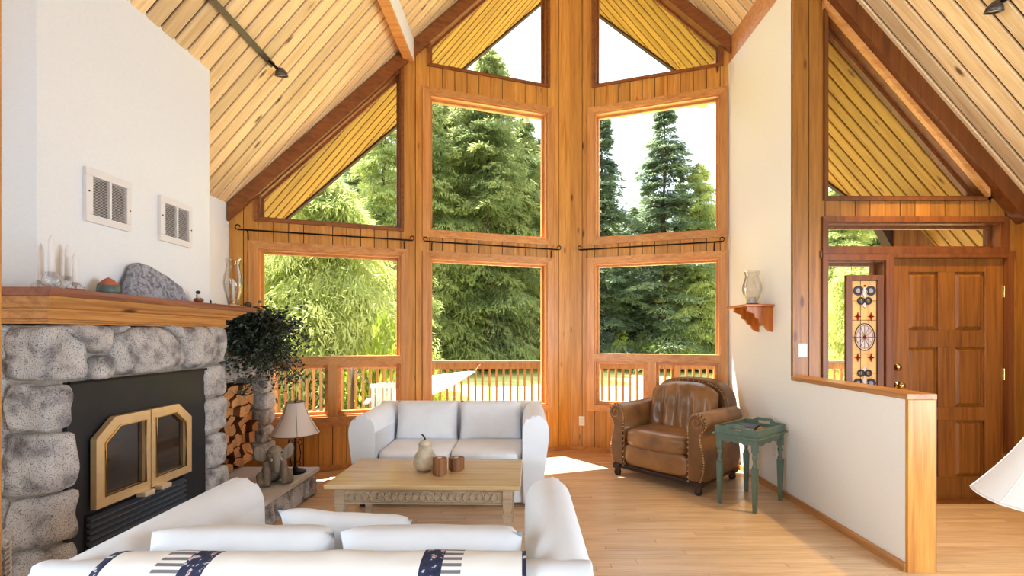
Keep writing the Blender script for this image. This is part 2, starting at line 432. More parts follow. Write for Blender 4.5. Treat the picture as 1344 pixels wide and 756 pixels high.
# fascia at the roof edge
for sgn, xe in ((-1, EL), (1, ER)):
    m = MB(); a = Vector((RX, edge(RX), roof(RX))); b = Vector((xe, edge(xe), roof(xe)))
    p = [a, b, b+Vector((0, .05, 0)), a+Vector((0, .05, 0))]
    m.hexa([q+Vector((0, 0, -.03)) for q in p]+[q+Vector((0, 0, .26)) for q in p])
    tag(m.done('trim_1' if sgn < 0 else 'trim_2', 'fascia_dark'), 'dark fascia board along the %s outside roof edge' % ('fireplace-side' if sgn < 0 else 'entry-side'), 'fascia', kind='structure')
# purlins
def purlin(x0, x1, z0, yend, label, whiteface=None):
    m = MB(); t_ = lambda x: roof(x)+.01
    m.prism([(x0, z0), (x1, z0), (x1, t_(x1)), (x0, t_(x0))], XZ(), -3, yend)
    o = tag(m.done('roof_beam', 'pine_casing'), label, 'beam')
    if whiteface:
        MB().prism([(x1, z0+.02), (x1+.006, z0+.02), (x1+.006, t_(x1)-.02), (x1, t_(x1)-.02)], XZ(), -3, WLY(x1)-.02).done('white_face', 'white_wall', o, recentre=True).location -= o.location  # thin white strip along this side of the beam
    return o
WLY = lambda x: PY-SL*abs(x-PX)
purlin(-1.29, -1.19, 4.38, 6.2, 'roof beam with one white side, above the white loveseat', True)
purlin(2.285, 2.40, 4.38, 6.2, 'brown wooden roof beam running along the top of the white wall')
# ------------------------------------------------------------------ glazed walls: boards, casings, panes
def board_region(wall, fn, a, b, z0, z1, mat, n=None, t0=0.0, t1=.02, w=.13, name='wall_board'):
    """vertical boards over a..b; z0/z1 numbers or functions of offset"""
    g = lambda z, q: z(q) if callable(z) else z
    n = n or max(1, round(abs(b-a)/w))
    for k in range(n):
        p, q = a+(b-a)*k/n, a+(b-a)*(k+1)/n; e = .0035*(1 if b > a else -1)
        p, q = p+e, q-e
        c = [(p, g(z0, p)), (q, g(z0, q)), (q, g(z1, q)), (p, g(z1, p))]
        MB().prism(c, fn, t0, t1).done(name, mat, wall)
def core(m, fn, a, b, z0, z1, t0=.02, t1=.15):
    g = lambda z, q: z(q) if callable(z) else z
    m.prism([(a, g(z0, a)), (b, g(z0, b)), (b, g(z1, b)), (a, g(z1, a))], fn, t0, t1)
rl = lambda off: roof(PX-off)+.005
rr_ = lambda off: roof(PX+off)+.005
O = dict(a0=.285, a1=1.61, b0=1.905, b1=3.21)
Z0, Z1, Z2, Z3, U0, U1, T0 = .565, 1.09, 1.18, 2.26, 2.56, 4.07, 4.41
def strip(m, fn, p, q, w0, w1, d0, d1):
    """straight casing piece from p to q (wall coords), widening w0 to one side, w1 to the other"""
    p, q = Vector(p), Vector(q); d = (q-p).normalized(); nrm = Vector((-d.y, d.x))
    pts = [p+nrm*w0, q+nrm*w0, q+nrm*w1, p+nrm*w1]
    m.prism([(v.x, v.y) for v in pts], fn, d0, d1)
def window(idx, fn, poly, label, mats=('pine_casing', 'pine_casing_upright'), cw=.075, proud=-.022, bars=(), casing=True, sill=None, depth=.14, glassmat='window_glass'):
    """poly: opening corners, counter-clockwise in wall coords. parts: casing pieces, jambs, sash, pane"""
    wd = thing('window_%d' % idx, label, 'window', kind='structure')
    poly = [Vector(p) for p in poly]
    ar = sum(poly[i].x*poly[(i+1) % len(poly)].y-poly[(i+1) % len(poly)].x*poly[i].y for i in range(len(poly)))
    if ar < 0: poly = poly[::-1]
    n = len(poly)
    def offs(dist):
        out = []
        for i in range(n):
            a, b, c = poly[i-1], poly[i], poly[(i+1) % n]
            d1, d2 = (b-a).normalized(), (c-b).normalized(); n1, n2 = Vector((-d1.y, d1.x)), Vector((-d2.y, d2.x))
            k = (n1+n2); k = k/max(.15, (1+n1.dot(n2)))
            out.append(b+k*dist)
        return out
    def ring(name, o0, o1, d0, d1, mt, use=None):
        A, B = offs(o0), offs(o1)
        for i in range(n):
            j = (i+1) % n
            vert = abs(poly[j].x-poly[i].x) < .02
            MB().prism([tuple(A[i]), tuple(A[j]), tuple(B[j]), tuple(B[i])], fn, d0, d1).done(name, mt[1] if vert else mt[0], wd)
    if casing: ring('casing', -cw, 0.0, proud, 0.0, mats)
    ring('jamb', 0.0, .014, 0.0, depth, mats)
    ring('sash', .014, .036, depth-.06, depth-.015, mats)
    P = offs(.03)
    if not bars:
        MB().prism([tuple(p) for p in P], fn, depth-.040, depth-.034).done('pane', glassmat, wd)
    return wd, offs
def lights(wd, fn, panes, glassmat='window_glass', depth=.14):
    for (a, z0, b, z1) in panes:
        MB().prism([(a, z0), (b, z0), (b, z1), (a, z1)], fn, depth-.040, depth-.034).done('pane', glassmat, wd)
def bar(wd, fn, a, z0, b, z1, d0=.0, d1=.13, mat='pine_casing', name='mullion'):
    MB().prism([(a, z0), (b, z0), (b, z1), (a, z1)], fn, d0, d1).done(name, mat, wd)
def sashframe(wd, fn, a, z0, b, z1, w=.03, d0=.06, d1=.12):
    for (p, q, r_, s_) in ((a, z0, b, z0+w), (a, z1-w, b, z1), (a, z0+w, a+w, z1-w), (b-w, z0+w, b, z1-w)):
        bar(wd, fn, p, q, r_, s_, d0, d1, 'pine_casing', 'sash')
for side, fn, rf, last in (('left', WL, rl, 3.45), ('right', WR, rr_, 1.705)):
    m = MB()
    regs = [(0, O['a0'], 0, rf), (O['a0'], O['a1'], 0, Z0), (O['a0'], O['a1'], Z3, U0), (O['a0'], O['a1'], U1, T0)]
    if side == 'left': regs += [(O['a1'], O['b0'], 0, rf), (O['b0'], O['b1'], 0, Z0-.01), (O['b0'], O['b1'], Z3, U0), (O['b1'], last, 0, rf)]
    else: regs += [(O['a1'], last, 0, rf)]
    for (a, b, z0, z1) in regs: core(m, fn, a, b, z0, z1)
    # strip under the roof over the raked windows
    tops = [(O['a0'], O['a1'])] + ([(O['b0'], O['b1'])] if side == 'left' else [])
    for a, b in tops: core(m, fn, a, b, lambda q: rf(q)-.155, rf)
    wall = tag(m.done('wall_back_' + side, 'groove_dark', recentre=False), 'knotty pine boarded window wall on the %s side of the centre post' % ('fireplace' if side == 'left' else 'armchair'), 'wall', kind='structure')
    for (a, b, z0, z1) in regs: board_region(wall, fn, a, b, z0, z1, 'pine_wall')
    # raked trim under the ceiling
    for a, b in ([(0, last)] if side == 'right' else [(0, 1.76), (1.76, last)]):
        MB().prism([(a, rf(a)-.185), (b, rf(b)-.185), (b, rf(b)-.01), (a, rf(a)-.01)], fn, -.05, 0.0).done('rake_board', 'rake_brown', wall)
    a, b = 0, last
    MB().prism([(a, .0), (b, .0), (b, .05), (a, .05)], fn, -.015, 0.0).done('base_strip', 'pine_casing', wall)
    if side == 'left':
        MB().prism([(O['b0']-.07, .455), (3.21, .455), (3.21, .51), (O['b0']-.07, .51)], fn, -.03, 0.0).done('ledge_strip', 'pine_casing', wall)
cp = MB(); cp.prism([(PX-.06, PY+.015), (PX, PY-.004), (PX+.06, PY+.015), (PX+.06, PY+.16), (PX-.06, PY+.16)], XY(), 0, RZ)
tag(cp.done('trim_6', 'pine_wall'), 'pine corner post where the two window walls meet', 'post', kind='structure')
a0, a1, b0, b1 = O['a0'], O['a1'], O['b0'], O['b1']
CB = ('pine_casing', 'pine_casing_upright')
window(1, WL, [(a0, Z0), (a1, Z0), (a1, Z3), (a0, Z3)], 'tall picture window behind the white loveseat, looking onto the deck railing')
window(2, WL, [(a0, U0), (a1, U0), (a1, U1), (a0, U1)], 'upper rectangular window filled with the tall conifers, above the loveseat')
window(3, WL, [(a0, T0), (a1, T0), (a1, rl(a1)-.165), (a0, rl(a0)-.165)], 'raked gable window at the fireplace side of the ridge', casing=True, cw=.03, mats=('rake_brown', 'rake_brown'))
wd, _ = window(4, WL, [(b0, Z0-.01), (b1, Z0-.01), (b1, Z3), (b0, Z3)], 'picture window with two small awning sashes behind the hearth lamp', bars=(1,))
bar(wd, WL, b0, Z1, b1, Z2, -.02, .13); bar(wd, WL, (b0+b1)/2-.045, Z0, (b0+b1)/2+.045, Z1, -.01, .13, 'pine_casing_upright')
mid = (b0+b1)/2
lights(wd, WL, [(b0+.01, Z2, b1-.01, Z3-.01), (b0+.03, Z0+.02, mid-.06, Z1-.02), (mid+.06, Z0+.02, b1-.03, Z1-.02)])
sashframe(wd, WL, b0+.015, Z0+.005, mid-.046, Z1-.005); sashframe(wd, WL, mid+.046, Z0+.005, b1-.015, Z1-.005)
window(5, WL, [(b0, U0), (b1, U0), (b1, rl(b1)-.185), (b0, rl(b0)-.185)], 'raked window over the fireplace end of the glazed wall', cw=.03, mats=('rake_brown', 'rake_brown'))
wd, _ = window(6, WR, [(a0, Z0), (a1, Z0), (a1, Z3), (a0, Z3)], 'picture window with two small awning sashes behind the leather armchair', bars=(1,))
bar(wd, WR, a0, Z1, a1, Z2, -.02, .13); mid = (a0+a1)/2-.03
bar(wd, WR, mid-.045, Z0, mid+.045, Z1, -.01, .13, 'pine_casing_upright')
lights(wd, WR, [(a0+.01, Z2, a1-.01, Z3-.01), (a0+.03, Z0+.02, mid-.06, Z1-.02), (mid+.06, Z0+.02, a1-.03, Z1-.02)])
sashframe(wd, WR, a0+.015, Z0+.005, mid-.046, Z1-.005); sashframe(wd, WR, mid+.046, Z0+.005, a1-.015, Z1-.005)
window(7, WR, [(a0, U0), (a1, U0), (a1, U1), (a0, U1)], 'upper rectangular window showing two pointed fir tops and sky, above the armchair')
window(8, WR, [(a0, T0), (a1, T0), (a1, rr_(a1)-.165), (a0, rr_(a0)-.165)], 'raked gable window at the armchair side of the ridge', cw=.03, mats=('rake_brown', 'rake_brown'))
# head caps over lower and upper windows (light projecting boards)
# ------------------------------------------------------------------ white walls
m = MB().box((XL-.15, -3, 0), (XL, WLY(XL)+.02, roof(XL)))
tag(m.done('wall_left', 'white_wall'), 'white plaster side wall beyond the chimney breast', 'wall', kind='structure')
CX, SXF, CY0, CY1 = -2.30, -2.25, 2.235, 3.47       # chimney breast, stone face
m = MB().prism([(XL, 1.56), (CX, 1.56), (CX, roof(CX)+.02), (XL, roof(XL)+.02)], XZ(), CY0, CY1)
tag(m.done('wall_chimney', 'white_wall'), 'white plaster chimney breast above the mantel', 'wall', kind='structure')
TH = .155
wall_r = MB()
wall_r.prism([(XR, 0), (XR+TH, 0), (XR+TH, 4.5), (XR, 4.39)], XZ(), YE+.022, 5.24)
wall_r.box((XR, 2.80, 0), (XR+TH-.001, YE+.0215, 1.02))
wall_r = tag(wall_r.done('wall_right', 'cream_wall', recentre=False), 'cream plaster partition with a low half wall beside the entry', 'wall', kind='structure')
MB().box((XR-.012, 2.775, 1.02), (XR+TH+.012, YE-.001, 1.055), .004).done('wall_cap', 'trim_oak', wall_r)
MB().box((XR-.004, 2.778, 0), (XR+TH+.004, 2.80, 1.02), .003).done('end_board', 'pine_wall', wall_r)
MB().box((XR+TH, 2.79, 0), (XR+TH+.02, YE-.002, 1.02)).done('entry_face', 'entry_pine', wall_r)
m = MB().box((XR-.018, 2.79, 0), (XR, 5.14, .055), .004)
tag(m.done('baseboard_right', 'trim_oak'), 'oak baseboard along the cream half wall', 'baseboard', kind='structure')
# ------------------------------------------------------------------ entry wall, door, glazing
xg0, xg1, xd0, xd1 = 2.545, 3.045, 3.112, 4.066
re_ = lambda x: roof(x)+.005
m = MB()
eregs = [(XR+.001, 2.545, 0, re_), (2.545, 4.06, 2.36, 2.55), (4.09, XE+.12, 0, re_)]
for (a, b, z0, z1) in eregs: core(m, WE, a, b, z0, z1)
core(m, WE, 2.545, 3.08, 0, .18)
core(m, WE, 2.545, 4.09, lambda q: re_(q)-.2, re_)
core(m, WE, 3.94, 4.10, 2.54, lambda q: max(2.56, re_(q)-.15))
wall_e = tag(m.done('wall_entry', 'entry_trim', recentre=False), 'amber pine boarded wall around the front door', 'wall', kind='structure')
board_region(wall_e, WE, XR+.002, 2.545, 0, re_, 'entry_pine', 2)
board_region(wall_e, WE, 2.545, 4.06, 2.36, 2.55, 'entry_pine')
board_region(wall_e, WE, 4.09, XE+.1, 0, re_, 'entry_pine', 2)
board_region(wall_e, WE, 2.545, 3.08, 0, .18, 'entry_pine')
MB().prism([(2.50, 2.051), (4.135, 2.051), (4.135, 2.11), (2.50, 2.11)], WE, -.012, .10).done('transom_rail', 'entry_trim', wall_e)
MB().prism([(2.50, re_(2.50)-.2), (XE, re_(XE)-.2), (XE, re_(XE)-.01), (2.50, re_(2.50)-.01)], WE, -.10, 0).done('rake_board', 'entry_trim', wall_e)
MB().prism([(2.52, re_(2.52)-.26), (3.90, re_(3.90)-.26), (3.90, re_(3.90)-.2), (2.52, re_(2.52)-.2)], WE, -.04, 0).done('rake_moulding', 'pine_casing', wall_e)
ET = ('entry_trim', 'entry_trim')
window(9, WE, [(2.56, 2.56), (3.93, 2.56), (3.93, re_(3.93)-.235), (2.56, re_(2.56)-.235)], 'raked window above the front door showing porch soffit', mats=ET, cw=.03)
window(10, WE, [(2.56, 2.128), (4.03, 2.128), (4.03, 2.35), (2.56, 2.35)], 'wide transom window over the front door', mats=ET, cw=.045)
window(11, WE, [(2.56, .19), (3.045, .19), (3.045, 2.03), (2.56, 2.03)], 'tall sidelight window between the half wall and front door', mats=ET, cw=.045)
m = MB()
for lo, hi in (((3.06, YE-.02, 0), (3.11, YE+.13, 2.055)), ((4.068, YE-.02, 0), (4.115, YE+.13, 2.055)), ((3.06, YE-.02, 2.055), (4.115, YE+.13, 2.105))): m.box(lo, hi)
tag(m.done('trim_3', 'entry_trim'), 'dark brown frame around the front door', 'door frame', kind='structure')
door = thing('door_1', 'six panel golden oak front door with brass knob', 'door', (xd0, YE+.02, 0), kind='structure')
zr = [.01, .20, .68, .79, 1.30, 1.44, 1.935, 2.05]         # bottom rail, panels, rails
wdt = xd1-xd0; st = .155; mu = .085
fn = lambda u, v, w: Vector((u, w, v))
for a, b in ((.003, st), (wdt-st, wdt-.003)): MB().box((a, 0, .01), (b, .045, 2.05), .002).done('stile', 'door_oak', door)
for z0, z1 in ((.01, .20), (.68, .79), (1.30, 1.44), (1.935, 2.05)): MB().box((st, .001, z0), (wdt-st, .044, z1), .002).done('rail', 'door_oak', door)
cx = wdt/2
for z0, z1 in ((.20, .68), (.79, 1.30), (1.44, 1.935)):
    MB().box((cx-mu/2-.03, .001, z0), (cx+mu/2+.03, .044, z1), .002).done('muntin', 'door_oak', door)
    for a, b in ((st, cx-mu/2-.03), (cx+mu/2+.03, wdt-st)):
        m = MB(); m.box((a, .02, z0), (b, .035, z1))
        i = .035
        m.hexa([(a+.006, .021, z0+.006), (b-.006, .021, z0+.006), (b-.006, .021, z1-.006), (a+.006, .021, z1-.006), (a+i, .006, z0+i), (b-i, .006, z0+i), (b-i, .006, z1-i), (a+i, .006, z1-i)])
        m.done('panel', 'door_oak', door)
for z in (.98, 1.13):
    m = MB(); rot = lambda p: Vector((p.x, -p.z, p.y))
    m.lathe([(.033, 0), (.033, .008), (.012, .012), (.012, .03), (.026, .04), (.03, .052), (.022, .066), (0.0005, .07)] if z < 1 else [(.03, 0), (.03, .012), (.02, .02), (.02, .026), (.0005, .028)], (.055, 0, z), 20, fn=rot)
    m.done('door_knob' if z < 1 else 'deadbolt', 'bright_brass', door)
for z in (.3, 1.02, 1.72): MB().box((wdt-.004, -.012, z), (wdt+.012, .004, z+.10), .002).done('hinge', 'bright_brass', door)
m = MB().box((3.06, YE-.06, 0), (4.115, YE+.14, .014), .004)
tag(m.done('trim_4', 'entry_trim'), 'dark wooden threshold under the front door', 'threshold', kind='structure')
m = MB().prism([(XL-.15, 0), (XE+.15, 0), (XE+.15, roof(XE)), (RX, RZ), (XL-.15, roof(XL))], XZ(), -3.15, -3.0)
tag(m.done('wall_rear', 'cream_wall'), 'cream gable wall behind the viewpoint', 'wall', kind='structure')
m = MB().box((XE, -3, 0), (XE+.15, YE+.15, roof(XE)))
tag(m.done('wall_side', 'entry_pine'), 'amber pine side wall next to the front door hinges', 'wall', kind='structure')
m = MB().box((-2.2, 1.62, 0), (-1.872, 1.70, 3.4), .006)
tag(m.done('trim_5', 'pine_wall'), 'wooden opening post just in front of the fireplace side', 'post', kind='structure')
# ------------------------------------------------------------------ fireplace
fp = thing('fireplace', 'granite boulder fireplace with black steel insert and brass glass doors', 'fireplace', (0, 0, 0))
m = MB().box((-2.84, CY0+.012, 0), (SXF-.02, 3.52, 1.445)); m.done('mortar_core', 'mortar', fp)
SEED = [1]
def flat_stone(poly, fn, h=.055, name='stone', mat='granite', parent=fp):
    """stone from an outline; fn(a,b,h)->xyz"""
    SEED[0] += 1; sd = SEED[0]
    P = catmull([(a, b, 0) for a, b in poly], 4, True); n = len(P); c = sum(P, Vector())/n
    m = MB(); rings = []
    for sc, hh in ((1.0, -.05), (.99, 0), (.975, h*.4), (.92, h*.8), (.76, h), (.5, h*1.08), (.22, h*1.12)):
        ring = []
        for p in P:
            q = c+(p-c)*sc; k = noise.noise(Vector((q.x*14, q.y*14, sd*3.7)))*.018*(1 if hh > 0 else 0)
            ring.append(m.bm.verts.new(fn(q.x, q.y, hh+k)))
        rings.append(ring)
    for A, B in zip(rings, rings[1:]):
        for k in range(n): m.bm.faces.new((A[k], A[(k+1) % n], B[(k+1) % n], B[k])).smooth = True
    m.bm.faces.new(rings[-1]); m.bm.faces.new(rings[0][::-1])
    return m.done(name, mat, parent)
def boulder(lo, hi, nz=.02, p=7, name='stone', mat='granite', parent=fp):
    SEED[0] += 1
    lo, hi = Vector(lo), Vector(hi); c = (lo+hi)/2; r_ = (hi-lo)/2
    return MB().blob(c, r_, p+2, 10, nz, 11, SEED[0]).done(name, mat, parent)
FX = lambda px, py: (F*2.25/(VX-px), EYE+(VY-py)/F*(F*2.25/(VX-px)))     # photo point on the stone face -> y, z
ff = lambda a, b, h: Vector((SXF-.02+h, a, b))
z7 = lambda x, y: (x*.497, 380+y*.497)
# corner column (stones wrap the corner)
for (y1, za, zb, xo) in ((2.43, 1.178, 1.44, 0), (2.335, .95, 1.16, .005), (2.36, .648, .93, .012), (2.355, .40, .63, .015), (2.365, .14, .385, .0), (2.35, 0.0, .13, .0)):
    boulder((-2.40-R.random()*.05, 2.205, za), (SXF+.025+xo, y1, zb), .022)
for poly in ([(150, 97), (275, 97), (278, 158), (243, 168), (205, 140)], [(240, 182), (274, 176), (282, 228), (230, 236)],
             [(286, 135), (330, 103), (415, 98), (462, 140), (474, 195), (425, 213), (305, 226), (282, 190)],
             [(468, 108), (540, 100), (552, 178), (522, 203), (487, 207), (474, 160)], [(284, 97), (322, 97), (292, 118)], [(424, 97), (462, 97), (462, 128)]):
    flat_stone([FX(*z7(x, y)) for x, y in poly], ff, .075)
for (pa, pb, ya, yb) in ((270, 291, 428, 477), (267, 291, 479, 520), (268, 293, 522, 566), (270, 293, 569, 611), (271, 295, 613, 652), (270, 296, 655, 700), (272, 296, 703, 730)):
    Ya, Yb = F*2.25/(VX-pa), F*2.25/(VX-pb); Ym = (Ya+Yb)/2
    boulder((SXF-.12, Ya, max(0, EYE+(VY-yb)/F*Ym)), (SXF+.03, Yb+.02, EYE+(VY-ya)/F*Ym), .018, 4.5)
# stones on the side that faces the room's near end
for (xa, xb, za, zb) in ((-2.62, -2.42, 1.28, 1.45), (-2.66, -2.44, 1.05, 1.27), (-2.64, -2.43, .80, 1.04), (-2.60, -2.42, .66, .79), (-2.66, -2.43, .38, .65), (-2.63, -2.44, .12, .37), (-2.84, -2.64, .9, 1.2), (-2.84, -2.67, .5, .88), (-2.47, -2.40, .40, .48)):
    boulder((xa, 2.20, za), (xb, 2.40, zb), .02, 4.5)
# insert
ins_x = -2.245
MB().box((-2.30, 2.33, .225), (ins_x, 3.345, 1.165), .004).done('insert_panel', 'insert_black', fp)
hood = MB()
hood.box((ins_x, 2.33, 1.155), (ins_x+.012, 3.345, 1.168)); hood.done('panel_edge', 'black_iron', fp)
dx = -2.20
def fdoor(outl, inner, name='glass_door'):
    m = MB(); n = len(outl)
    d = MB()
    for i in range(n):
        j = (i+1) % n
        a, b, c_, e = outl[i], outl[j], inner[j], inner[i]
        d.hexa([Vector((dx-.03, *q)) for q in (a, b, c_, e)]+[Vector((dx, *q)) for q in ((a[0]*.97+e[0]*.03, a[1]*.97+e[1]*.03), (b[0]*.97+c_[0]*.03, b[1]*.97+c_[1]*.03), c_, e)])
        # raised inner bead
    o = d.done(name, 'brass', fp)
    g = MB().prism(inner, YZ(), dx-.03, dx-.02).done('door_glass', 'fire_glass', None); g.location -= o.location; g.parent = o
    b = MB()
    cc = [Vector((dx+.002, *q)) for q in inner]; b.tube(cc, .006, 6, True)
    b = b.done('bead', 'bright_brass', None); b.location -= o.location; b.parent = o
    return o
ch = .115; y0, ym, y1_, zb, zt = 2.437, 2.797, 3.142, .495, .962; fr = .055
dL = fdoor([(y0, zb), (ym-.003, zb), (ym-.003, zt), (y0+ch, zt), (y0, zt-.1)], [(y0+fr, zb+fr), (ym-.04, zb+fr), (ym-.04, zt-fr), (y0+ch+.028, zt-fr), (y0+fr, zt-.1-.03)])
dR = fdoor([(ym+.003, zb), (y1_, zb), (y1_, zt-.1), (y1_-ch, zt), (ym+.003, zt)], [(ym+.04, zb+fr), (y1_-fr, zb+fr), (y1_-fr, zt-.13), (y1_-ch-.028, zt-fr), (ym+.04, zt-fr)])
for dd, ya, yb in ((dL, 2.70, 2.775), (dR, 2.83, 2.905)):
    o = MB().box((dx-.01, ya, zb-.022), (dx+.045, yb, zb+.006), .005).done('door_handle', 'brass_pale', None); o.location -= dd.location; o.parent = dd
MB().box((ins_x-.04, 2.42, .235), (ins_x+.004, 3.12, .475)).done('grille_recess', 'black_iron', fp)
for k in range(7):
    MB().box((ins_x, 2.425, .25+k*.032), (ins_x+.03, 3.115, .262+k*.032), rot=Matrix.Rotation(.5, 3, 'Y')).done('grille_slat', 'grille_grey', fp)
# mantel: cornice of stepped mouldings under a live-edge shelf
man = thing('mantel_shelf', 'moulded pine mantel with dark red-brown live-edge top', 'mantel', (0, 0, 0))
def cornice(prof, name, mat, x_in=XL+.002):
    m = MB(); rings = []
    for z, o in prof:
        rings.append([m.bm.verts.new(p) for p in ((x_in, CY0-o*.85, z), (SXF+o, CY0-o*.85, z), (SXF+o, 3.52+o*1.45, z), (x_in, 3.52+o*1.45, z))])
    for A, B in zip(rings, rings[1:]):
        for k in range(4): m.bm.faces.new((A[k], A[(k+1) % 4], B[(k+1) % 4], B[k]))
    m.bm.faces.new(rings[0][::-1]); m.bm.faces.new(rings[-1]); return m.done(name, mat, man)
cornice([(1.455, .02), (1.515, .02), (1.515, .045), (1.525, .05)], 'frieze_board', 'mantel_pine')
cornice([(1.462, .022), (1.466, .03), (1.474, .03), (1.478, .022)], 'bead_moulding', 'mantel_pine')
cornice([(1.525, .045), (1.532, .06), (1.545, .068), (1.556, .085), (1.566, .092), (1.566, .104), (1.580, .104)], 'crown_moulding', 'mantel_pine')
m = MB(); top = []; bot = []
for k in range(29):
    yy = 2.118+(3.765-2.118)*k/28; xo = SXF+.135+noise.noise(Vector((yy*5, 1, 2)))*.012*(0 if yy < 2.35 else 1)
    top.append(xo); bot.append(xo-.006)
rows = []
for k in range(29):
    yy = 2.118+(3.765-2.118)*k/28
    rows.append([m.bm.verts.new(p) for p in ((XL+.002, yy, 1.58), (bot[k], yy, 1.58), (top[k], yy, 1.596), (top[k]-.004, yy, 1.617), (XL+.002, yy, 1.62))])
for A, B in zip(rows, rows[1:]):
    for k in range(5): m.bm.faces.new((A[k], A[(k+1) % 5], B[(k+1) % 5], B[k]))
m.bm.faces.new(rows[0]); m.bm.faces.new(rows[-1][::-1]); m.done('shelf_board', 'mantel_top', man)
MZ = 1.62
# hearth
hearth = thing('hearth', 'raised hearth of grey slab on rough stones', 'hearth', (0, 0, 0))
MB().box((-2.19, 2.2, 0), (-1.90, 3.56, .19)).box((-2.84, 3.56, 0), (-1.90, 4.18, .19)).done('mortar_core', 'mortar', hearth)
MB().prism([(-2.195, 2.19), (-1.815, 2.19), (-1.815, 4.22), (-2.84, 4.22), (-2.84, 3.56), (-2.195, 3.56)], XY(), .19, .226, .005).done('slab', 'hearth_slab', hearth)
yy = 2.2
while yy < 4.15:
    w = R.uniform(.19, .31); e = min(yy+w, 4.20)
    if e > 4.05: e = 4.20
    boulder((-2.0, yy+.008, 0), (-1.825+R.uniform(-.01, .01), e-.008, .188), .014, 5, parent=hearth)
    yy = e
for k, xx in enumerate((-2.06, -2.3, -2.55)): boulder((xx-.2, 4.10, 0), (xx+.02, 4.205, .188), .014, 5, parent=hearth)
# firewood niche
ni = thing('firewood_niche', 'stone framed niche holding firewood beside the fireplace', 'niche', (0, 0, 0))
NX = -2.45
MB().box((-2.86, 3.53, .227), (-2.83, 4.58, 1.19)).done('back_plate', 'duct_dark', ni)
MB().box((-2.83, 4.47, .227), (NX-.02, 4.59, 1.17)).done('pillar_core', 'mortar', ni)
MB().box((-2.83, 3.53, 1.03), (NX-.03, 4.59, 1.17)).done('lintel_core', 'mortar', ni)
for (ya, yb, za, zb, xx) in ((3.56, 4.06, 1.0, 1.185, .02), (4.02, 4.38, 1.02, 1.19, .01), (4.34, 4.66, 1.01, 1.2, .02)):
    boulder((NX-.12, ya, za), (NX+xx, yb, zb), .02, 4.5, parent=ni)
for k in range(5): boulder((NX-.12, 4.46, .228+k*.155), (NX+.01+R.random()*.02, 4.65, .228+(k+1)*.155-.006), .016, 4.5, parent=ni)
MB().box((-2.84, 3.53, 1.19), (NX+.03, 4.60, 1.225), .008).done('ledge_slab', 'hearth_slab', ni)
# firewood: packed wedges (cells), each a log
def clip(poly, p, nrm):
    out = []; n = len(poly)
    for i in range(n):
        a, b = poly[i], poly[(i+1) % n]; da, db = (a-p).dot(nrm), (b-p).dot(nrm)
        if da <= 0: out.append(a)
        if (da < 0 < db) or (db < 0 < da): out.append(a+(b-a)*(da/(da-db)))
    return out
LY0, LY1, LZ0, LZ1 = 3.60, 4.44, .228, .955
seeds = []
for i in range(9):
    for j in range(8):
        seeds.append(Vector((LY0+(i+.5+R.uniform(-.36, .36))*(LY1-LY0)/9, LZ0+(j+.5+R.uniform(-.36, .36))*(LZ1-LZ0)/8)))
for sidx, s0 in enumerate(seeds):
    poly = [Vector((LY0, LZ0)), Vector((LY1, LZ0)), Vector((LY1, LZ1)), Vector((LY0, LZ1))]
    for q in seeds:
        if q is not s0 and (q-s0).length < .35: poly = clip(poly, (q+s0)/2, (q-s0).normalized())
    if len(poly) < 3: continue
    c = sum(poly, Vector((0, 0)))/len(poly); poly = [c+(p-c)*(1-.006/max(.01, (p-c).length)) for p in poly]
    if R.random() < .5 and len(poly) > 4: poly.pop(R.randrange(len(poly)))
    xe = NX-.065+R.uniform(-.035, .03)
    m = MB(); m.prism([(p.x, p.y) for p in poly], YZ(), -2.82, xe)
    o = m.done('firewood_log', ['log_side', 'log_end'])
    for f in o.data.polygons: f.material_index = 1 if abs(f.normal.x) > .9 else 0
    tag(o, 'split firewood log stacked in the stone niche', 'log', 'split logs stacked in the stone niche')
# ------------------------------------------------------------------ vents on the chimney breast
for y0, zc, lab in ((2.468, 1.99, 'square white louvred wall vent nearer the candles'), (2.975, 1.99, 'square white louvred wall vent nearer the ceiling slope corner')):
    s_ = .285; x0 = CX
    v_ = thing('wall_vent', lab, 'vent', (x0, y0, 2.0), group=None)
    for (ya, yb, za, zb) in ((0, s_, 0, .04), (0, s_, s_-.04, s_), (0, .04, .04, s_-.04), (s_-.03, s_, .04, s_-.04), (s_/2-.002, s_/2+.012, .04, s_-.04)):
        MB().box((0, ya, za), (.022, yb, zb), .003).done('frame_bar', 'vent_white', v_)
    MB().box((0.0, .04, .04), (.003, s_-.03, s_-.04)).done('backplate', 'vent_shadow', v_)
    m = MB(); m.lathe([(.104, 0), (.104, .002)], (0, 0, 0), 32, fn=lambda p: Vector((p.z, p.x, p.y))); o = m.done('duct_opening', 'duct_dark', v_, recentre=False); o.location = (.003, .146, s_/2)
    m = MB()
    for k in range(24):
        z = .045+k*(s_-.088)/24
        m.hexa([(.006, .04, z+.0055), (.006, s_-.03, z+.0055), (.008, s_-.03, z+.0065), (.008, .04, z+.0065), (.016, .04, z), (.016, s_-.03, z), (.018, s_-.03, z+.001), (.018, .04, z+.001)])
    tag(m.done('louvres', 'vent_white', v_), kind='stuff')
    for ya, za in ((.015, .16), (s_-.012, .12)): MB().blob((.023, ya, za), (.003, .005, .005), 2, 2).done('screw', 'duct_dark', v_)
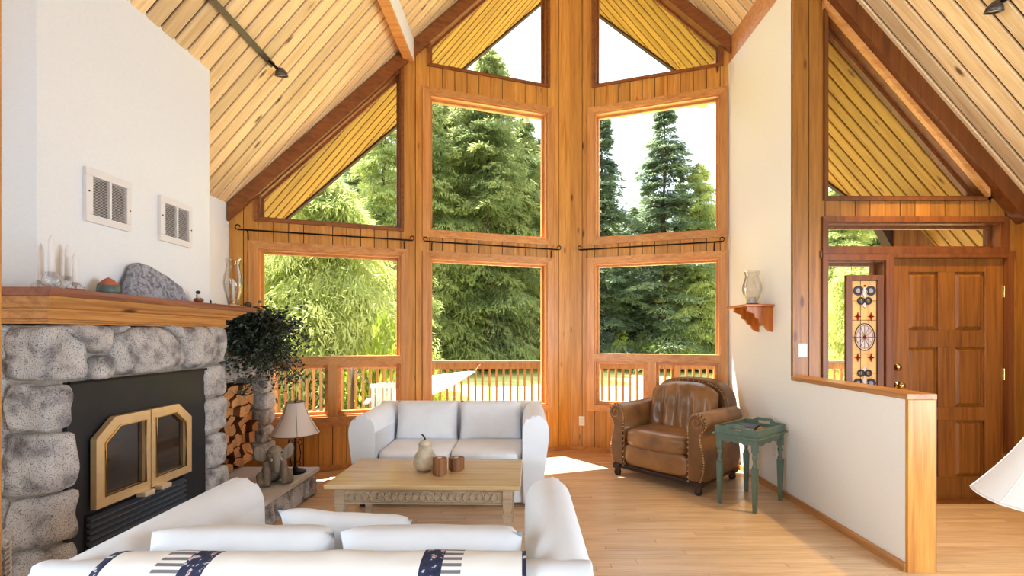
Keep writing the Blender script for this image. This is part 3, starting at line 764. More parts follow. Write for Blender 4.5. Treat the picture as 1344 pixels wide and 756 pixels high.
# ------------------------------------------------------------------ curtain rods
def rod(fn, o0, o1, z, lab):
    c = thing('curtain_rod', lab, 'curtain rod', (0, 0, 0))
    MB().tube([fn(o0, z, -.075), fn(o1, z, -.075)], .0085, 8).done('rod', 'black_iron', c)
    for o_, s_ in ((o0, -1), (o1, 1)):
        pts = [fn(o_+s_*(.03*k/14*1.4), z+.0, -.075) for k in range(2)]
        pts = []
        for k in range(18):
            a = k/17*1.6*PI; r_ = .026*(1-.4*k/17)
            pts.append(fn(o_+s_*(.0+r_*math.sin(a)), z+.026-r_*math.cos(a)-.0, -.075))
        MB().tube(pts, .006, 6).done('scroll_finial', 'black_iron', c)
        q = o_-s_*.07
        MB().tube([fn(q, z-.09, -.006), fn(q, z-.02, -.012), fn(q, z, -.05), fn(q, z, -.075)], .006, 6).done('bracket', 'black_iron', c)
rod(WL, 1.80, 3.36, 2.425, 'black iron curtain rod at the fireplace end, over the plant')
rod(WL, .17, 1.66, 2.425, 'black iron curtain rod over the white loveseat')
rod(WR, .13, 1.62, 2.425, 'black iron curtain rod over the leather armchair')
# ------------------------------------------------------------------ track lights
def track(x, ya, yb, lab, head_y):
    tr = thing('track_light', lab, 'track light', (x, (ya+yb)/2, roof(x)))
    def loc(o): o.location -= tr.location; o.parent = tr; return o
    s_ = -1 if x > RX else 1
    nrm = Vector((PITCH*s_, 0, -1)).normalized(); sd = Vector((1, 0, PITCH*s_)).normalized()
    m = MB(); b = Vector((x, 0, roof(x)))
    p = [b+sd*-.022, b+sd*.022, b+sd*.022+nrm*.03, b+sd*-.022+nrm*.03]
    m.hexa([q+Vector((0, ya, 0)) for q in p]+[q+Vector((0, yb, 0)) for q in p]); loc(m.done('rail', 'track_metal'))
    m = MB(); b2 = b+nrm*.03+Vector((0, head_y, 0)); m.tube([b2, b2+nrm*.05, b2+nrm*.07+Vector((0, .03, 0))], .012, 8); loc(m.done('arm', 'black_iron'))
    c = b2+nrm*.09+Vector((0, .05, 0)); ax = (Vector((0, .3, -1))).normalized(); q = ax.to_track_quat('Z', 'Y').to_matrix()
    m = MB(); m.lathe([(.02, -.03), (.045, 0), (.052, .03), (.046, .032), (.04, .01), (.0005, .0)], c, 24, fn=lambda p: q @ p); loc(m.done('lamp_head', 'track_metal'))
    m = MB(); m.lathe([(.044, .02), (.0005, .024)], c, 24, fn=lambda p: q @ p); loc(m.done('lens', 'lens_white'))
    return c
track(-2.06, 1.6, 3.86, 'long bronze track light on the slope above the fireplace', 3.80)
c = track(3.19, 1.6, 3.20, 'bronze track light on the ceiling slope above the entry', 3.05)
lamp('entry_spot', 'SPOT', c+Vector((0, .03, -.06)), (.12, .12, -1), 130, (1, .72, .28), spot_size=1.5, spot_blend=.6, shadow_soft_size=.05)
# ------------------------------------------------------------------ electrical plates
def plate(fnp, loc, rz, lab, cat, kind):
    p = thing('wall_plate' if kind == 'switch' else 'power_outlet', lab, cat, loc, rz)
    MB().box((-.036, -.008, -.058), (.036, 0, .058), .004).done('plate', 'white_plastic', p)
    if kind == 'switch': MB().box((-.014, -.012, -.03), (.014, -.006, .03), .003).done('rocker', 'white_plastic', p)
    else:
        for z in (-.025, .025): MB().box((-.016, -.011, z-.014), (.016, -.006, z+.014), .004).done('socket', 'vent_white', p)
plate(None, (2.355, YE, 1.272), 0, 'white light switch on the amber pine post by the half wall', 'switch', 'switch')
q = WR(.14, .36, -.001); plate(None, q, math.atan(-SL), 'white outlet low on the pine boards left of the armchair', 'outlet', 'outlet')
plate(None, (XR, 4.25, .36), PI/2*-1, 'white outlet on the cream wall behind the green table', 'outlet', 'outlet')
# floor register
fr_ = thing('floor_register', 'dark metal floor vent beside the hearth end', 'vent', (-1.55, 4.86, 0), math.atan(SL)*1)
MB().box((-.16, -.05, 0), (.16, .05, .006), .002).done('frame', 'floor_grille', fr_)
for k in range(12): MB().box((-.145+k*.0255, -.04, .006), (-.132+k*.0255, .04, .010)).done('slat', 'black_iron', fr_)
# ------------------------------------------------------------------ soft furnishings
def sheet_closed(fn, nu, nv):
    m = MB(); m.grid(lambda u, v: fn(u, v, 1), nu, nv); m.grid(lambda u, v: fn(u, v, -1), nu, nv)
    bmesh.ops.remove_doubles(m.bm, verts=m.bm.verts[:], dist=1e-4); return m
def cushion(w, h, d, mat, name, parent, mtx, seed=1, box=.55, wr=.012, n=18, pinch=.03):
    """stuffed cushion, w x h face, d thick, in its own plane, then placed by mtx"""
    def fn(u, v, s_):
        a, b = 2*u-1, 2*v-1
        t_ = ((1-abs(a)**6)*(1-abs(b)**6))
        t_ = max(0, t_)**box
        x = a*w/2*(1-pinch*(1-b*b)*abs(a)**3); y = b*h/2*(1-pinch*(1-a*a)*abs(b)**3)
        k = noise.noise(Vector((x*9+seed*5, y*9, s_*3)))+.5*noise.noise(Vector((x*24+seed, y*20, s_)))
        return mtx @ Vector((x, y, s_*(d/2*t_*(.86+.14*(1-a*a)*(1-b*b))+k*wr*t_)))
    return sheet_closed(fn, n, n).done(name, mat, parent)
def ease(pts, n=5): return [(p.x, p.y) for p in catmull([(a, b, 0) for a, b in pts], n, True)]
def frame(x, y, z): return Matrix(((x[0], y[0], z[0], 0), (x[1], y[1], z[1], 0), (x[2], y[2], z[2], 0), (0, 0, 0, 1)))
def loveseat(lab, loc, rz):
    """front faces -y"""
    s_ = thing('loveseat', lab, 'sofa', loc, rz)
    W2, D2, H = .81, .46, .755
    for sg in (-1, 1):
        o = [(W2-.05, .035), (W2-.035, .30), (W2-.012, .48), (W2, .60), (W2-.008, .67), (W2-.045, .73), (W2-.105, H), (W2-.165, .735), (W2-.205, .675), (W2-.215, .60), (W2-.215, .42), (W2-.215, .035)]
        P = []
        base = [(x, z) for x, z in o]
        c = catmull([(x, z, 0) for x, z in base[1:-1]], 4)
        P = [base[0]]+[(p.x, p.y) for p in c]+[base[-1]]
        P = [(sg*x, z) for x, z in P]
        m = MB(); m.prism(P, lambda u, v, w: Vector((u, w+.008*noise.noise(Vector((u*4, v*4, w*4))), v)), -D2, D2-.06, .022, True, 3)
        m.done('arm', 'slipcover', s_)
    # back with rounded top
    prof = [(D2, .035), (D2, .45), (D2-.005, .66), (D2-.03, .735), (D2-.09, H+.003), (D2-.155, .735), (D2-.18, .67), (D2-.19, .45), (D2-.19, .035)]
    c = catmull([(a, b, 0) for a, b in prof[1:-1]], 4); P = [prof[0]]+[(p.x, p.y) for p in c]+[prof[-1]]
    m = MB()
    # continuous over the arms' rear ends
    m.prism(P, lambda u, v, w: Vector((w, u, v)), -W2+.03, W2-.03, .03, True, 3); m.done('back', 'slipcover', s_)
    MB().box((-W2+.20, -D2+.03, .035), (W2-.20, D2-.1, .30), .015, 3, smooth=False).done('base', 'slipcover', s_)
    for sg in (-1, 1):
        cx = sg*.297
        m = MB(); m.blob((cx, -.10, .365), (.297, .345, .085), 8, 12, .006, 8, sg+3); m.done('seat_cushion', 'cushion_white', s_)
        th = math.radians(14)
        mt = Matrix.Translation((cx, .165, .60)) @ frame((1, 0, 0), (0, math.sin(th), math.cos(th)), (0, -math.cos(th), math.sin(th)))
        cushion(.575, .37, .20, 'cushion_white', 'back_cushion', s_, mt, sg+5, .34, .007)
    for sx in (-1, 1):
        for sy in (-1, 1): MB().box((sx*.70-.03, sy*.38-.03, 0), (sx*.70+.03, sy*.38+.03, .04)).done('foot', 'dark_wood', s_)
    return s_
loveseat('white slipcovered loveseat under the tall picture window', (-.597, 4.27, 0), 0)
near = loveseat('white slipcovered loveseat with its back turned and a striped throw over it', (-.585, 1.70, 0), PI)
# throw draped over the near loveseat's back (world x = its own x here)
m = MB(); NP = 26
prof = [(1.232, .40), (1.232, .45), (1.235, .66), (1.262, .742), (1.33, .768), (1.395, .746), (1.425, .68), (1.432, .60)]
pc = catmull([(0, a, b) for a, b in prof], 4)
TW = 1.17
def tf(u, v, s_=0):
    i = v*(len(pc)-1); k = min(int(i), len(pc)-2); p = pc[k].lerp(pc[k+1], i-k)
    x = (u-.5)*TW; nz = .006*noise.noise(Vector((x*9, p.y*12, p.z*12)))
    return Vector((x, p.y-1.33+nz*.5, p.z-.6+abs(nz)*1.2))
m.grid(tf, 60, len(pc)-1)
thr = m.done('throw_blanket', 'throw_weave', None, recentre=False); thr.location = (-.575, 1.33, .604)
sm = thr.modifiers.new('thickness', 'SOLIDIFY'); sm.thickness = .008; sm.offset = 1
tag(thr, 'cream throw with navy and grey bands draped over the loveseat back', 'blanket')
mt = Matrix.Translation((-.665, 1.80, .60)) @ Matrix.Rotation(math.radians(4), 4, 'Y') @ frame((1, 0, 0), (0, -.38, .925), (0, .925, .38))
p_ = cushion(.50, .30, .13, 'cushion_white', 'throw_pillow', None, mt, 9, .5, .008, 20, .10)
tag(p_, 'loose white throw pillow lying on the loveseat facing the coffee table', 'pillow')
# ------------------------------------------------------------------ coffee table
ct = thing('coffee_table', 'pale wood coffee table with carved apron', 'table', (-.632, 3.31, 0), math.radians(-1.2))
TWd, TD, TH_ = 1.25, .66, .45
MB().box((-TWd/2, -TD/2, TH_-.028), (TWd/2, TD/2, TH_), .006).done('table_top', 'table_top', ct)
for sx in (-1, 1):
    for sy in (-1, 1):
        x, y = sx*(TWd/2-.085), sy*(TD/2-.065)
        m = MB().box((x-.03, y-.03, .30), (x+.03, y+.03, TH_-.028), .003)
        for za, zb, ra, rb in ((0, .24, .019, .025), (.24, .262, .030, .030), (.262, .30, .024, .027)):
            m.hexa([(x-ra, y-ra, za), (x+ra, y-ra, za), (x+ra, y+ra, za), (x-ra, y+ra, za), (x-rb, y-rb, zb), (x+rb, y-rb, zb), (x+rb, y+rb, zb), (x-rb, y+rb, zb)])
        m.done('leg', 'table_wash', ct)
for sy in (-1, 1):
    y = sy*(TD/2-.06)
    ap = MB().box((-TWd/2+.11, y-.012, .315), (TWd/2-.11, y+.012, TH_-.028)).done('apron', 'table_wash', ct)
    rails = MB()
    fy = y+sy*.012
    for z in (.322, .408): rails.box((-TWd/2+.115, min(fy, fy+sy*.006), z-.005), (TWd/2-.115, max(fy, fy+sy*.006), z+.005))
    r_ = rails.done('carved_border', 'table_wash', None); r_.location -= ap.location; r_.parent = ap
    L = TWd-.24; n = 22 if sy < 0 else 0
    for k in range(n):
        x0 = -L/2+L*(k+.5)/n; ww = L/n*.98
        pts = [Vector((x0+ww*math.cos(a), fy+sy*.002, .365+.032*math.sin(a)*(1 if abs(math.sin(a)) < 2 else 1))) for a in [2*PI*i/16 for i in range(16)]]
        o = MB().tube(pts, .0045, 5, True).done('carved_oval', 'table_wash', None); o.location -= ap.location; o.parent = ap
for sx in (-1, 1): MB().box((sx*(TWd/2-.085)-.012, -TD/2+.09, .315), (sx*(TWd/2-.085)+.012, TD/2-.09, TH_-.028)).done('apron', 'table_wash', ct)
CT = TH_
# pear shaped jar
pj = at(558, 617, 1); Yj = F*(EYE-CT)/(617-VY)
jar = thing('pear_jar', 'pear shaped ceramic jar with dark stem on the coffee table', 'jar', ((558-VX)/F*Yj, Yj, CT))
MB().lathe([(.03, 0), (.058, .008), (.082, .04), (.086, .07), (.074, .105), (.054, .135), (.046, .16), (.045, .178)], (0, 0, 0), 28).done('body', 'gourd', jar)
MB().lathe([(.047, .178), (.048, .184), (.038, .20), (.02, .211), (.0005, .214)], (0, 0, 0), 28).done('lid', 'gourd', jar)
MB().tube([(0, 0, .210), (-.004, 0, .228), (-.014, 0, .244), (-.026, 0, .252)], .006, 8).done('stem', 'gourd_stem', jar)
for px, r_, h, lab, sd in ((577, .045, .115, 'taller wood bark block candle holder beside the pear jar', 1), (599, .052, .088, 'shorter split wood block candle holder on the coffee table', 2)):
    Yb = F*(EYE-CT)/((623 if sd == 1 else 617)-VY)
    b_ = thing('wood_block', lab, 'candle holder', ((px-VX)/F*Yb, Yb, CT), .4*sd)
    out = [(r_*(1+.16*math.sin(3*a+sd))*math.cos(a), r_*(1+.16*math.sin(3*a+sd))*math.sin(a)) for a in [2*PI*i/14 for i in range(14)]]
    MB().prism(out, XY(), 0, h, .004).done('block', 'block_wood', b_)
    MB().lathe([(.016, h), (.016, h+.003), (.013, h+.003), (.0005, h+.001)], (0, 0, 0), 14).done('candle_cup', 'brass_pale', b_)
# ------------------------------------------------------------------ leather armchair (front faces -y)
ac = thing('armchair', 'brown leather club armchair with rolled nailhead arms', 'armchair', (1.50, 4.68, 0), math.radians(-47))
def arm_outline(inset=0):
    o = [(.335, .10), (.335, .30), (.335, .50), (.335, .60), (.355, .675), (.41, .715), (.475, .705), (.515, .655), (.512, .60), (.476, .56), (.456, .52), (.462, .45), (.485, .36), (.495, .27), (.482, .18), (.452, .10)]
    c = catmull([(a, b, 0) for a, b in o], 4); ctr = Vector((.41, .45, 0))
    return [(p.x, p.y) for p in c]
for sg in (-1, 1):
    P = [(sg*a, b) for a, b in arm_outline()]
    m = MB(); m.prism(P, lambda u, v, w: Vector((u, w, v)), -.36, .36, .014, True, 3); arm = m.done('arm', 'leather', ac)
    # front facing panel, scroll and nail rows
    cx = .41
    ctr = Vector((.405, .42))
    Q = [(sg*(ctr.x+(a-ctr.x)*.80), ctr.y+(b-ctr.y)*.93) for a, b in arm_outline()]
    fp_ = MB().prism(Q, lambda u, v, w: Vector((u, w, v)), -.378, -.36, .007, True).done('front_panel', 'leather_dark', ac)
    sc = []
    for k in range(40):
        a = k/39*3.3*PI; r_ = .072*(1-k/39*.82)
        sc.append((sg*(.425-r_*math.cos(a)*1.0), -.380, .635+r_*math.sin(a)))
    MB().tube(sc, .0085, 6).done('scroll_roll', 'leather', ac)
    nm = MB(); pts = arm_outline(); acc = 0; last_ = None
    for (a, b) in pts:
        q = Vector((sg*(ctr.x+(a-ctr.x)*.90), -.372, ctr.y+(b-ctr.y)*.965))
        if last_ is None or (q-last_).length > .016: nm.blob(q, (.0085, .008, .0085), 2, 1); last_ = q
    tag(nm.done('nailhead_trim', 'nailhead', ac), kind='stuff')
MB().box((-.34, -.335, .10), (.34, .36, .32), .03, 3, smooth=True).done('seat_base', 'leather_dark', ac)
m = MB(); m.blob((0, -.33, .235), (.335, .055, .105), 5, 10, .006, 8, 4); m.done('front_apron', 'leather', ac)
m = MB(); m.blob((0, -.10, .40), (.33, .325, .095), 5, 14, .012, 6, 5); m.done('seat_cushion', 'leather', ac)
MB().tube([(x*.33*1.0, -.10-.325*1.0+.02+.06*abs(x)**6, .385) for x in [-1+2*k/20 for k in range(21)]], .006, 6).done('seat_piping', 'leather_dark', ac)
# outer back: arched shell, then pleated cushion
def arch(w, h0, h1, n=24):
    pts = [(-w, .12)]
    for k in range(n+1):
        a = PI-PI*k/n; pts.append((w*(abs(math.cos(a))**.62)*(1 if math.cos(a) > 0 else -1), h0+(h1-h0)*abs(math.sin(a))**.8))
    return pts+[(w, .12)]
rec = math.tan(math.radians(12))
m = MB(); m.prism(arch(.425, .60, .955), lambda u, v, w: Vector((u, w+(v-.12)*rec*.9, v)), .20, .36, .03, True, 3); m.done('back_shell', 'leather_dark', ac)
m = MB(); A = arch(.41, .60, .945)[1:-1]; m.tube([Vector((a, .195+(b-.12)*rec*.9, b)) for a, b in A], .017, 8); m.done('back_roll', 'leather', ac)
nm = MB()
for k in range(46):
    a, b = A[0] if k == 0 else (0, 0)
    q = k/45*(len(A)-1); i = min(int(q), len(A)-2); a = A[i][0]+(A[i+1][0]-A[i][0])*(q-i); b = A[i][1]+(A[i+1][1]-A[i][1])*(q-i)
    nm.blob((a*.965, .18+(b-.12)*rec*.9, b*.985), (.008, .008, .008), 2, 1)
tag(nm.done('nailhead_trim', 'nailhead', ac), kind='stuff')
def bc(u, v, s_):
    a, b = 2*u-1, 2*v-1
    t_ = max(0, (1-abs(a)**4)*(1-abs(b)**4))**.42
    h = .27*(1-.38*abs(a)**3*(1 if b > 0 else .1)); x = a*.355; z = .66+b*h*1.0
    pl = .026*math.sin(a*PI*4.6+.5*b)*max(0, 1-abs(b+.05)**2)+.010*noise.noise(Vector((a*5, b*3, 1)))+.006*math.sin(a*31+b*4)*max(0, b)
    y = .12-s_*(.11*t_)-(pl*t_ if s_ > 0 else 0)+(z-.45)*rec*1.1
    return Vector((x, y, z))
sheet_closed(bc, 40, 24).done('back_cushion', 'leather', ac)
m = MB()
m.box((-.42, -.362, .075), (.42, -.335, .118), .006).box((-.42, -.372, .082), (.42, -.35, .094), .003).box((-.41, .33, .08), (.41, .37, .115), .004)
for sg in (-1, 1): m.box((sg*.435-.015, -.34, .075), (sg*.435+.015, .35, .118), .006)
m.done('base_rail', 'dark_wood', ac)
for sx in (-1, 1):
    for sy in (-1, 1):
        m = MB().box((sx*.425-.04, sy*.345-.04, .07), (sx*.425+.04, sy*.345+.04, .12), .006)
        m.lathe([(.022, 0), (.032, .012), (.036, .035), (.028, .055), (.036, .07)], (sx*.425, sy*.345, 0), 16); m.done('foot', 'dark_wood', ac)
# ------------------------------------------------------------------ green side table with tray
A_, B_, C_, D_ = Vector((1.63, 3.91)), Vector((1.854, 3.716)), Vector((2.237, 4.02)), Vector((2.045, 4.255))
ctr = (A_+B_+C_+D_)/4
gt = thing('side_table', 'sage green side table with turned legs between armchair and half wall', 'table', (1.915, 3.975, 0), math.radians(39))
lw, ld = .23, .145      # half spacings along (BC) and across (AB)
for sx in (-1, 1):
    for sy in (-1, 1):
        x, y = sx*lw, sy*ld
        m = MB().box((x-.021, y-.021, .47), (x+.021, y+.021, .575), .003)
        m.lathe([(.016, .345), (.021, .355), (.021, .365), (.015, .372), (.013, .39), (.017, .415), (.022, .43), (.022, .44), (.014, .448), (.02, .46), (.02, .475)], (x, y, 0), 16)
        m.hexa([(x-.013, y-.013, 0), (x+.013, y-.013, 0), (x+.013, y+.013, 0), (x-.013, y+.013, 0), (x-.021, y-.021, .35), (x+.021, y-.021, .35), (x+.021, y+.021, .35), (x-.021, y+.021, .35)])
        m.done('leg', 'green_paint', gt)
def scallop(L, z0=.575, d=.055):
    pts = [(-L, z0), (L, z0)]
    for k in range(25):
        u = 1-2*k/24; pts.append((u*L, z0-d*.62-.016*abs(math.cos(u*PI*1.75))-.01*abs(u)))
    return pts
for sy in (-1, 1): MB().prism(scallop(lw-.02), XZ(), sy*(ld+.008)-.007, sy*(ld+.008)+.007).done('apron', 'green_paint', gt)
for sx in (-1, 1): MB().prism(scallop(ld-.02), YZ(), sx*(lw+.008)-.007, sx*(lw+.008)+.007).done('apron', 'green_paint', gt)
MB().box((-lw-.045, -ld-.045, .575), (lw+.045, ld+.045, .592), .005).done('table_top', 'green_paint', gt)
tray = thing('serving_tray', 'sage green wooden tray with cut-out handles on the side table', 'tray', (1.915, 3.975, .592), math.radians(39))
a, b = lw+.025, ld+.025
MB().box((-a, -b, 0), (a, b, .01)).done('tray_base', 'green_paint', tray)
for sy in (-1, 1): MB().box((-a, sy*b-.006, 0), (a, sy*b+.006, .058), .003).done('tray_side', 'green_paint', tray)
for sx in (-1, 1):
    m = MB(); x0, x1 = sx*a-.006, sx*a+.006
    ol = [(-b, 0), (b, 0), (b, .058), (.09, .062), (.06, .085), (-.06, .085), (-.09, .062), (-b, .058)]
    # built around the hand slot
    m.prism([(-b, 0), (b, 0), (b, .034), (-b, .034)], YZ(), x0, x1); m.prism([(-b, .034), (-.05, .034), (-.05, .062), (-.09, .062), (-b, .058)], YZ(), x0, x1); m.prism([(.05, .034), (b, .034), (b, .058), (.09, .062), (.05, .062)], YZ(), x0, x1)
    m.prism([(-.09, .062), (.09, .062), (.062, .085), (-.062, .085)], YZ(), x0, x1); m.done('tray_end', 'green_paint', tray)
for z, dx_, dy_, r_, mt, lab in ((.602, .0, -.0, 8, 'book_tan', 'tan book lying under the navy book in the tray'), (.622, -.01, .005, 14, 'book_navy', 'navy book lying on top in the green tray')):
    bk = thing('book', lab, 'book', (1.90+dx_, 3.975+dy_, z), math.radians(39+r_))
    MB().box((-.115, -.08, 0), (.115, .08, .004)).box((-.115, -.08, .016), (.115, .08, .02)).box((-.115, -.08, 0), (.115, -.076, .02)).done('cover', mt, bk)
    MB().box((-.111, -.076, .004), (.111, .076, .016)).done('pages', 'book_paper', bk)
# ------------------------------------------------------------------ corner shelf with hurricane glass
sh = thing('wall_shelf', 'cherry bracket shelf on the cream wall holding a glass chimney', 'shelf', (XR, 4.25, 1.66))
MB().box((-.27, 0, 0), (0, .40, .02), .004).done('shelf_board', 'shelf_cherry', sh)
def scroll_bracket():
    return [(0, 0), (-.235, 0), (-.24, -.035), (-.20, -.055), (-.165, -.062), (-.165, -.10), (-.125, -.115), (-.115, -.15), (-.075, -.165), (-.065, -.20), (-.03, -.225), (0, -.23)]
for y in (.03, .28): MB().prism(scroll_bracket(), XZ(), y, y+.028, .003).done('bracket', 'shelf_cherry', sh)
MB().box((-.022, .03, -.17), (0, .37, 0), .003).done('back_rail', 'shelf_cherry', sh)
def hurricane(loc, h, r, lab, base):
    hg = thing('hurricane_lamp', lab, 'hurricane lamp', loc)
    pr = [(.50, 0), (.52, .02), (.62, .12), (.86, .30), (1.0, .46), (.94, .60), (.74, .78), (.70, .86), (.80, .97), (.86, 1.0)]
    if base == 'brass':
        MB().lathe([(.07, 0), (.072, .006), (.03, .014), (.014, .022), (.014, .04), (.022, .045), (.022, .06), (.015, .062), (.0005, .05)], (0, 0, 0), 22).done('candle_stand', 'brass', hg)
        MB().lathe([(.0105, .05), (.0095, .20), (.004, .212), (.0005, .214)], (0, 0, 0), 12).done('candle', 'candle_wax', hg); z0 = .012
    else:
        m = MB()
        for k in range(9):
            a = k*.7; m.tube([(r*.62*math.cos(a+i*.5), r*.62*math.sin(a+i*.5), .008+.007*math.sin(i*1.3+k)) for i in range(8)], .004, 5)
        m.done('twig_ring', 'plant_stem', hg); z0 = .004
        MB().lathe([(.032, .0), (.032, .075), (.004, .078), (.0005, .078)], (0, 0, 0), 18).done('candle', 'candle_wax', hg)
    m = MB()
    P = catmull([(q*r, 0, z0+t_*h) for q, t_ in pr], 3); m.lathe([(p.x, p.z) for p in P]+[(p.x-.0025, p.z) for p in P[::-1]], (0, 0, 0), 32)
    bmesh.ops.delete(m.bm, geom=[f for f in m.bm.faces if len(f.verts) > 4], context='FACES')
    m.done('glass_chimney', 'clear_glass', hg)
hurricane((2.155, 4.44, 1.68), .32, .085, 'clear hurricane glass in a twig ring on the bracket shelf', 'twig')
hurricane((-2.235, 3.645, MZ), .36, .068, 'tall hurricane glass over a taper candle on the mantel end', 'brass')
# ------------------------------------------------------------------ things on the mantel
for x, y, zt, zb, k in ((-2.25, 2.207, 1.83, .035, 0), (-2.165, 2.17, 1.862, .07, 1), (-2.245, 2.33, 1.85, .06, 2), (-2.165, 2.285, 1.80, .03, 3)):
    lab = ['white taper in a low glass holder nearest the chimney corner', 'tallest white taper in a tall faceted glass holder', 'white taper in a tall glass holder next to the chimney breast', 'white taper in a low glass holder with reddish foot'][k]
    cd = thing('candlestick', lab, 'candle', (x, y, MZ), group='white tapers on the mantel')
    pr = [(.024, 0), (.033, .01), (.036, .03), (.030, .05), (.021, .066), (.021, .07), (.012, .07), (.012, .05), (.0005, .05)] if zb > .05 else [(.03, 0), (.037, .006), (.033, .016), (.02, .028), (.019, .035), (.0125, .035), (.0125, .02), (.0005, .02)]
    MB().lathe(pr, (0, 0, 0), 10).done('glass_holder', 'clear_glass', cd)
    z0 = .05 if zb > .05 else .02
    MB().lathe([(.0118, z0), (.0112, zt-MZ-.03), (.007, zt-MZ-.012), (.001, zt-MZ)], (0, 0, 0), 14).done('taper', 'candle_wax', cd)
    if k == 3: MB().lathe([(.038, 0), (.038, .004), (.0005, .004)], (0, 0, 0), 16).done('foot_ring', 'agate_red', cd)
ag = thing('polished_stone', 'small pointed stone with red top and green base on the mantel', 'stone', (-2.2, 2.51, MZ), .3)
MB().lathe([(.05, 0), (.055, .012), (.05, .045)], (0, 0, 0), 8).done('base', 'agate_green', ag)
MB().lathe([(.05, .045), (.026, .072), (.002, .088)], (0, 0, 0), 8).done('tip', 'agate_red', ag)
FS = lambda px, py: (F*2.215/(VX-px), EYE+(VY-py)/F*(F*2.215/(VX-px)))
sl = [FS(*p) for p in ((163, 394), (168, 376), (182, 349), (191, 345), (203, 349), (222, 362), (240, 377), (246, 392))]
sl = [(a, max(MZ, b)) for a, b in sl]; sl[0] = (sl[0][0], MZ); sl[-1] = (sl[-1][0], MZ)
m = MB(); c0 = sum((Vector(p) for p in sl), Vector((0, 0)))/len(sl)
m.prism(sl, lambda u, v, w: Vector((w-(v-MZ)*.22, u, v)), -2.238, -2.195, .01)
bmesh.ops.subdivide_edges(m.bm, edges=m.bm.edges[:], cuts=1, use_grid_fill=True)
tag(m.done('slate_rock', 'slate'), 'large triangular grey slate rock leaning on the chimney breast', 'rock')
bd = thing('bird_figurine', 'tiny black and white bird figurine beside the slate rock', 'figurine', (-2.19, 3.19, MZ), .5)
MB().blob((0, .02, .018), (.03, .045, .018), 2, 5).done('body', 'bird_brown', bd)
MB().blob((0, -.008, .046), (.015, .017, .020), 2, 5).done('neck', 'bird_white', bd)
MB().blob((0, -.012, .068), (.014, .018, .013), 2, 5).done('head', 'bird_black', bd)
MB().lathe([(.006, 0), (.0005, .018)], (0, 0, 0), 8, fn=lambda p: Vector((p.x, -.028-p.z, p.y+.066))).done('beak', 'bird_black', bd)
pc_ = thing('pine_cone', 'small dark pine cone at the mantel end', 'pine cone', (-2.15, 3.70, MZ), 0)
m = MB()
for k in range(26):
    a = k*2.4; z = .004+k*.0014; r_ = .022*math.sin(PI*min(1, (k+4)/32))
    m.blob((r_*math.cos(a), r_*math.sin(a), z), (.009, .009, .004), 2, 1)
m.done('scales', 'plant_stem', pc_)
# ------------------------------------------------------------------ lamp on the hearth
HZ = .226
lp = thing('table_lamp', 'wrought iron scroll lamp with bell shade on the hearth', 'lamp', (-1.945, 4.04, HZ))
MB().lathe([(.085, 0), (.088, .008), (.07, .02), (.035, .03), (.016, .045), (.011, .06)], (0, 0, 0), 28).done('base', 'black_iron', lp)
MB().lathe([(.010, .05), (.012, .10), (.008, .15), (.012, .22), (.009, .30), (.02, .315), (.02, .325), (.006, .33), (.006, .60), (.009, .61), (.0005, .63)], (0, 0, 0), 14).done('stem', 'black_iron', lp)
for k in range(4):
    a = k*PI/2+.3; pts = []
    for i in range(30):
        t_ = i/29
        if t_ < .25: u = t_/.25; r_ = .024-.018*math.cos(u*1.5*PI)*1; z = .075+.018*math.sin(u*1.5*PI)
        elif t_ < .75: u = (t_-.25)/.5; r_ = .024+.03*math.sin(u*PI)*.6; z = .057+u*.2
        else: u = (t_-.75)/.25; r_ = .036-.03*math.cos(u*1.6*PI)*.6-.0; z = .257+.026*math.sin(u*1.6*PI)
        pts.append((r_*math.cos(a), r_*math.sin(a), z))
    MB().tube(pts, .004, 6).done('scroll', 'black_iron', lp)
def shade(parent, z0, z1, r0, r1, mat, panels=6, trim='shade_trim', name='shade', flip=False):
    P = []
    for i in range(15):
        t_ = i/14; r_ = r1+(r0-r1)*((1-t_)**1.55*.8+(1-t_)*.2); P.append((r_, z0+(z1-z0)*t_))
    def rad(p):
        a = math.atan2(p.y, p.x); k = 1-.03*(abs(math.sin(a*panels/2)))
        return Vector((p.x*k, p.y*k, p.z))
    m = MB().lathe(P+[(r_-.003, z) for r_, z in P[::-1]], (0, 0, 0), 48, fn=rad)
    bmesh.ops.delete(m.bm, geom=[f for f in m.bm.faces if len(f.verts) > 4], context='FACES')
    s_ = m.done(name, mat, parent, recentre=False)
    for k in range(panels):
        a = 2*PI*k/panels; o = MB().tube([(r_*1.004*math.cos(a), r_*1.004*math.sin(a), z) for r_, z in P], .0022, 5).done('seam', trim, s_, recentre=False)
    for (r_, z) in (P[0], P[-1]):
        MB().tube([rad(Vector((r_*math.cos(a), r_*math.sin(a), z))) for a in [2*PI*i/36 for i in range(36)]], .0035, 5, True).done('edge_binding', trim, s_, recentre=False)
shade(lp, .335, .605, .20, .075, 'lamp_fabric')
# floor lamp whose shade reaches into the picture by the entry
fl_ = thing('floor_lamp', 'large white bell lampshade of a lamp standing in front of the entry', 'lamp', (1.650, 1.40, 0))
MB().lathe([(.13, 0), (.135, .012), (.10, .025), (.02, .04), (.012, .06)], (0, 0, 0), 24).done('base', 'brass', fl_)
MB().lathe([(.012, .05), (.012, 1.22), (.0005, 1.23)], (0, 0, 0), 12).done('pole', 'brass', fl_)
shade(fl_, .90, 1.19, .235, .07, 'lamp_fabric_bright', 8, 'lamp_fabric_bright')
